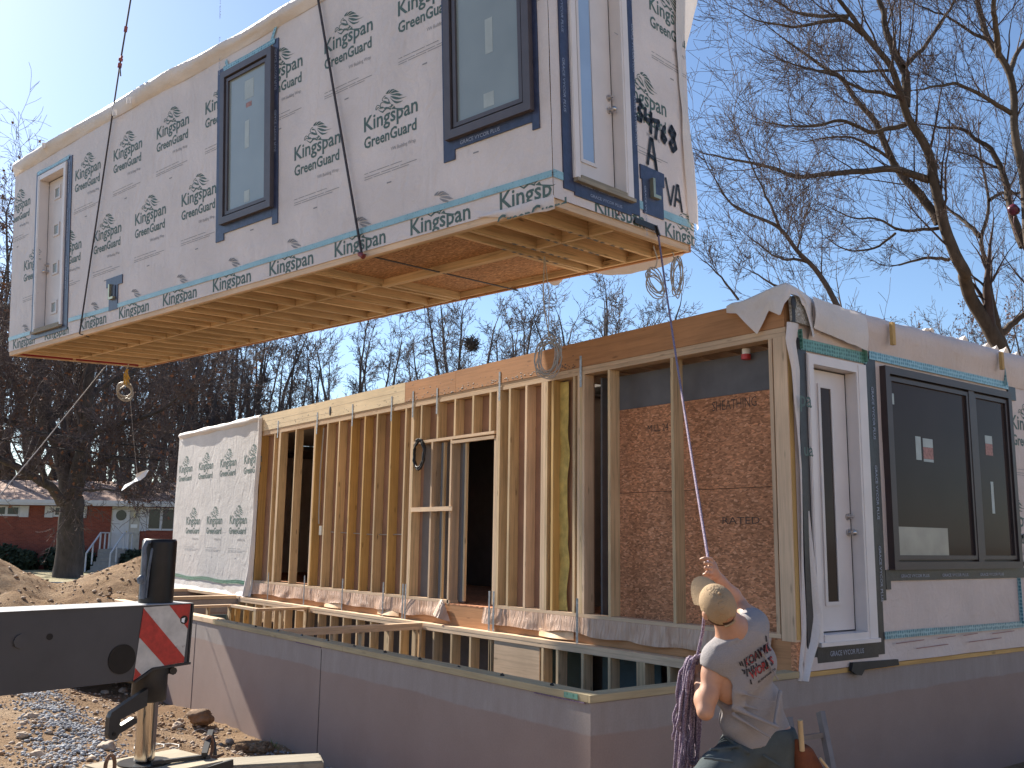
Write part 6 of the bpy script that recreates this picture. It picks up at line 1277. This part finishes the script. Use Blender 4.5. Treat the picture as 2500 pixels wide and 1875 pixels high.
# shirt: a looser trunk with short sleeve caps, cut at the hem, gaping at the left arm
S_ = SDF(np.minimum.reduce([shL, hip, neck])-.22, np.maximum.reduce([shR, hip, neck])+.22, .006); e = .022
for t, wd, r in ((-.06, .070, .106), (.08, .068, .104), (.3, .066, .104), (.62, .082, .108), (.86, .09, .09)):
    c = lerp(hip, neck, t); S_.cone(c-tw*wd, c+tw*wd, r+e*.5, r+e*.5, .05, flat=(tb_, .84))
S_.cone(shL, shR, .060, .060, .05); S_.cone(lerp(shL, shR, .34), neck-spine*.012, .056, .048, .04); S_.cone(lerp(shL, shR, .66), neck-spine*.012, .056, .048, .04)
S_.cone(shL, lerp(shL, elL, .16), .064, .066, .03); S_.cone(shR, lerp(shR, elR, .2), .064, .066, .03)
for a, b, r in ((W(1758, 1702, 4.63), W(1850, 1732, 4.62), .010), (W(1778, 1722, 4.62), W(1900, 1775, 4.60), .013), (W(1790, 1745, 4.62), W(1880, 1800, 4.6), .010), (W(1905, 1690, 4.68), W(1890, 1772, 4.62), .012), (W(1860, 1590, 4.63), W(1900, 1660, 4.66), .008), (W(1750, 1580, 4.62), W(1800, 1560, 4.62), .007), (W(1800, 1690, 4.6), W(1895, 1715, 4.6), .006)): S_.cone(a, b, r, r*.7, .02)
S_.cone(neck-spine*.03+hd*.0, neck+hd*.10, .062, .075, .012, True)
S_.cone(lerp(shL, elL, .12), lerp(shL, elL, .7), .060, .075, .012, True); S_.cone(lerp(shR, elR, .16), lerp(shR, elR, .8), .058, .07, .012, True)
ga = W(1781, 1672, 4.66); S_.cone(ga+spine*.03-tw*.05, ga-spine*.05-tw*.05, .058, .045, .015, True)
hem0 = W(1856, 1820, 4.7); S_.plane(hem0, -(spine*.45+np.array([0, 0, .65])))
shirt = S_.mesh('shirt', ['shirt_grey', 'shirt_red', 'shirt_black'], man, mo_, 2)
# jeans
J = SDF(np.minimum.reduce([knL, anL, anR, hipL])-.16, np.maximum.reduce([hipR, knR, anR, hipL, hip])+.17, .007); legs(J, .016, .035)
for a, b, r in ((W(1735, 1830, 4.58), W(1800, 1822, 4.62), .010), (W(1770, 1800, 4.66), W(1830, 1838, 4.62), .012), (W(1865, 1845, 4.64), W(1905, 1870, 4.64), .012), (W(1720, 1850, 4.48), W(1790, 1860, 4.5), .010)): J.cone(a, b, r*.8, r*.8, .02)
J.plane(hip+np.array([0, 0, .085]), (0, 0, 1)); J.plane(anL-np.array([0, 0, .05]), (0, 0, -1)) ; J.mesh('jeans', 'denim', man, mo_, 2)
for a, f in ((anL, nrm(-rtv*.5+fwv)), (anR, nrm(fwv*.9+rtv*.1))):
    f = nrm(np.array([f[0], f[1], 0])); Q = SDF(a-.24, a+.24, .008); Q.cone(a+np.array([0, 0, .05]), a-np.array([0, 0, .02]), .055, .052, .02); Q.cone(a-f*.04-np.array([0, 0, .035]), a+f*.17-np.array([0, 0, .045]), .048, .040, .03); Q.plane(a-np.array([0, 0, .078]), (0, 0, -1)); Q.mesh('boot', 'boot', man, mo_, 1)
# cap, brim, strap gap, hair
Cp = SDF(head-.2, head+.2, .0045); Cp.ell(head+hup*.008, (.104, .083, .104), HMx, .01); Cp.ell(head+hup*.008, (.098, .077, .098), HMx, .004, True); Cp.plane(head-hup*.020-face*.01, -(hup+face*.04))
Cp.cone(head-face*.104-hup*.002-hside*.022, head-face*.104-hup*.002+hside*.022, .018, .018, .004, True); Cp.cone(head-face*.112-hup*.012, head-face*.10+hup*.016, .02, .016, .004, True)
cap = Cp.mesh('cap', 'cap_tan', man, mo_, 2)
m = MB()
def brim(u, v):
    a = (u-.5)*2.3; r = .088+.082*v*math.cos(a*.55)**.5; p = head+hup*(.012-.012*v-.030*(a/1.15)**2*(.35+.65*v))+face*(math.cos(a)*(.096+.085*v))+hside*(math.sin(a)*(.081+.012*v)); return Vector(p)
m.sheet(22, 9, brim, 0, .005); b_ = m.build('brim', 'cap_tan', cap, mo_)
m = MB(); m.ball(Vector(head+hup*.112), .008, 0, 8); m.build('cap_button', 'cap_tan', cap, mo_)
m = MB(); m.tube([Vector(head-face*.100-hup*.018+hside*(.03-.012*i)-face*.006*math.sin(i*.6)) for i in range(6)], .006, 6); m.build('cap_strap', 'cap_tan', cap, mo_)
Hh = SDF(head-.2, head+.2, .005); Hh.ell(head-hup*.004-face*.004, (.096, .076, .107), HMx, .01); Hh.plane(head-hup*.012, hup); Hh.plane(head-face*.01, face); Hh.plane(head-hup*.062, -hup); Hh.mesh('hair', 'hair_brown', man, mo_, 1)
# shirt print projected onto the back
from mathutils.bvhtree import BVHTree
bv = BVHTree.FromPolygons([(v.co+man.location)[:] for v in shirt.data.vertices], [tuple(p.vertices) for p in shirt.data.polygons])
m = MB()
def onshirt(px, py, lift=.004):
    d = (at(px, py, 5)-CAM).normalized(); h = bv.ray_cast(CAM, d, 8); return h[0]-d*lift if h[0] else None
def shirttext(txt, p0, p1, hgt, mi, bold=.02, shear=0.):
    vs, fs, (w, _) = textmesh(txt, bold); P0, P1 = Vector(p0), Vector(p1); du_ = (P1-P0); n_ = Vector((du_.y, -du_.x)).normalized()*hgt; n_ = Vector((0, -hgt)).lerp(n_, .45)
    pts = [onshirt(*(P0+du_*(x/w)+n_*(y/.72))) for x, y in vs]
    if all(p is not None for p in pts): m.add(pts, fs, mi)
    else:
        ok = [f for f in fs if all(pts[i] is not None for i in f)]; m.add([p if p is not None else Vector((0, 0, -50)) for p in pts], ok, mi) if False else None
        use = sorted({i for f in ok for i in f}); mpn = {i: k for k, i in enumerate(use)}; m.add([pts[i] for i in use], [tuple(mpn[i] for i in f) for f in ok], mi)
shirttext('KOAWK', (1821, 1630), (1884, 1586), 22, 2, .05); shirttext('KOAWK', (1821, 1629), (1884, 1585), 20, 0, .02)
shirttext('WORKS', (1834, 1660), (1890, 1620), 22, 2, .05); shirttext('WORKS', (1834, 1659), (1890, 1619), 20, 0, .02); shirttext('BURNHAM, PA', (1852, 1668), (1895, 1634), 5.5, 1, .02)
def dash(px, py, dx, dy, w=2.2):
    q = [onshirt(px-w*.6, py), onshirt(px+w*.6, py+.3), onshirt(px+dx+w*.6, py+dy), onshirt(px+dx-w*.6, py+dy-.3)]
    if all(q): m.add(q, [(0, 1, 2, 3)], 1)
for a in ((1806, 1617, 3, 9), (1810, 1614, 5, 13), (1812, 1634, 2, 5), (1817, 1635, 1, 11), (1823, 1632, 2, 20), (1828, 1632, 2, 9), (1834, 1626, 1, 13), (1839, 1624, 2, 9), (1846, 1619, 1, 7), (1870, 1552, 2, 15), (1873, 1574, 6, 12), (1832, 1659, 3, 12)): dash(*a, 3.2)
m.build('shirt_print', ['shirt_red', 'shirt_black', 'shirt_black'], shirt, mo_)
# tool pouch with a hammer on the right hip
pc = hipR+rtv*.10-fwv*.04+np.array([0, 0, -.03]); Q = SDF(pc-.26, pc+.26, .007); Q.cone(pc+upv*.07, pc-upv*.10+rtv*.03, .050, .062, .03, flat=(rtv, .75)); Q.cone(pc-upv*.02+rtv*.05, pc-upv*.13+rtv*.10, .04, .05, .03, flat=(fwv, .7)); Q.cone(pc+upv*.10, pc+upv*.06+rtv*.02, .047, .045, .01, True); pouch = Q.mesh('tool_pouch', 'leather', man, mo_, 2)
m = MB(); m.tube([Vector(pc+upv*.02+rtv*.01-fwv*.06), Vector(pc+upv*.17-fwv*.06)], .013, 8); m.tube([Vector(pc+rtv*.10-upv*.02-fwv*.05), Vector(pc+rtv*.155-upv*.09-fwv*.04)], .007, 6); m.build('tool_handle', 'tool_wood', pouch, mo_)
# ------------------------------------------------------------------ the purple tag line
def ropemat():
    m, N, L, P = _new('rope_purple'); v = coords(N, L, (1, 1, 1)); w = noise(N, L, v, 140, 3, .8); n = noise(N, L, v, 25, 2)
    col = ramp(N, L, w, [(.35, (.07, .045, .085)), (.5, (.20, .14, .21)), (.65, (.42, .36, .38))]); L.new(col, P.inputs['Base Color']); P.inputs['Roughness'].default_value = .85; bump(N, L, P, w, .6, .006); MATS['rope_purple'] = m
ropemat()
top = Vector(hw(1.674, -.03, .04)); hR = Vector(ropeR); hL = Vector(ropeL)
tl = empty('tag_line', hR, 'purple tag line running from the hanging section down to the worker', 'rope')
m = MB(); e1 = on_ray(1618, 690, top.lerp(hR, .2)); pts = []
for i in range(15):
    t = i/14; p = top.lerp(hR, t); p.z -= .10*4*t*(1-t)*.6; pts.append(p)
m.tube(pts, [.010]*4+[.0085]*11, 6); m.tube([hR, hR-Vector(rdir)*.10, at(1722, 1470, 4.82), at(1716, 1540, 4.80), hL+Vector((0, 0, .02))], .0085, 6); m.build('line', 'rope_purple', tl, hR)
m = MB(); m.bar(hw(1.25, -.03, .115), hw(1.66, -.032, .105), .06, .012, 0, (0, 1, 0)); m.bar(hw(1.62, -.035, .13), hw(1.675, -.035, .03), .035, .02); m.build('webbing', 'black_rubber', tl, hR)
rc = empty('rope_coil', hL, 'hanks of purple rope draped over the left forearm of the worker', 'rope'); m = MB(); rr = random.Random(14)
for k in range(17):
    xs = rr.uniform(-22, 14); xe = xs+rr.uniform(-26, 2); bot = rr.uniform(1770, 1985); dd = 4.78+rr.uniform(-.05, .05); x0 = 1702+xs
    pl = [at(x0+10+rr.uniform(0, 8), 1618+rr.uniform(-4, 8), dd+.05), at(x0+4, 1602+rr.uniform(-6, 6), dd), at(x0-8, 1612+rr.uniform(-4, 10), dd-.02)]
    for q in range(1, 8): f = q/7; pl.append(at(x0-10+(xe-xs-rr.uniform(4, 16))*f**.7+rr.uniform(-3, 3), 1625+(bot-1625)*f, dd-.02+rr.uniform(-.012, .012)))
    pl.append(at(x0-14+(xe-xs)+rr.uniform(3, 9), bot+10, dd))
    for q in range(7, -1, -1): f = q/7; pl.append(at(x0+4+(xe-xs)*f**.7+rr.uniform(-3, 3), 1615+(bot-1615)*f, dd+.03+rr.uniform(-.012, .012)))
    P = [pl[0]]
    for a, b in zip(pl, pl[1:]): P += [a.lerp(b, .3), a.lerp(b, .7)]
    m.tube(P, .0072, 5)
m.tube([at(1690, 1603, 4.8), at(1660, 1640, 4.78), at(1652, 1690, 4.78), at(1656, 1740, 4.78), at(1666, 1700, 4.8)], .007, 5); m.tube([at(1700, 1606, 4.74), at(1716, 1596, 4.76), at(1728, 1600, 4.79), at(1722, 1612, 4.82)], .0075, 5)
m.build('strand', 'rope_purple', rc, hL)
# ------------------------------------------------------------------ ladder by the shaded wall
pl = plain('alu', (.17, .16, .16), .5, .15, 10, .4)
ld = empty('ladder', (1.2, -.6, -1.1), 'grey ladder leaning against the shaded concrete wall beside the worker', 'ladder'); lo_ = tuple(ld.location)
a0, a1 = at(2003, 1738, 6.15), at(2036, 1905, 5.95); b0, b1 = at(1925, 1752, 6.2), at(1952, 1915, 6.0); dz = (a1-a0); a2 = a0+dz*2.6; b2 = b0+(b1-b0)*2.6
for p, q in ((a0, a2), (b0, b2)): m = MB(); m.bar(p, q, .03, .065); m.build('rail', 'alu', ld, lo_)
for i in range(5): t = .13+.19*i; m = MB(); m.bar(a0.lerp(a2, t), b0.lerp(b2, t), .03, .03); m.build('rung', 'alu', ld, lo_)
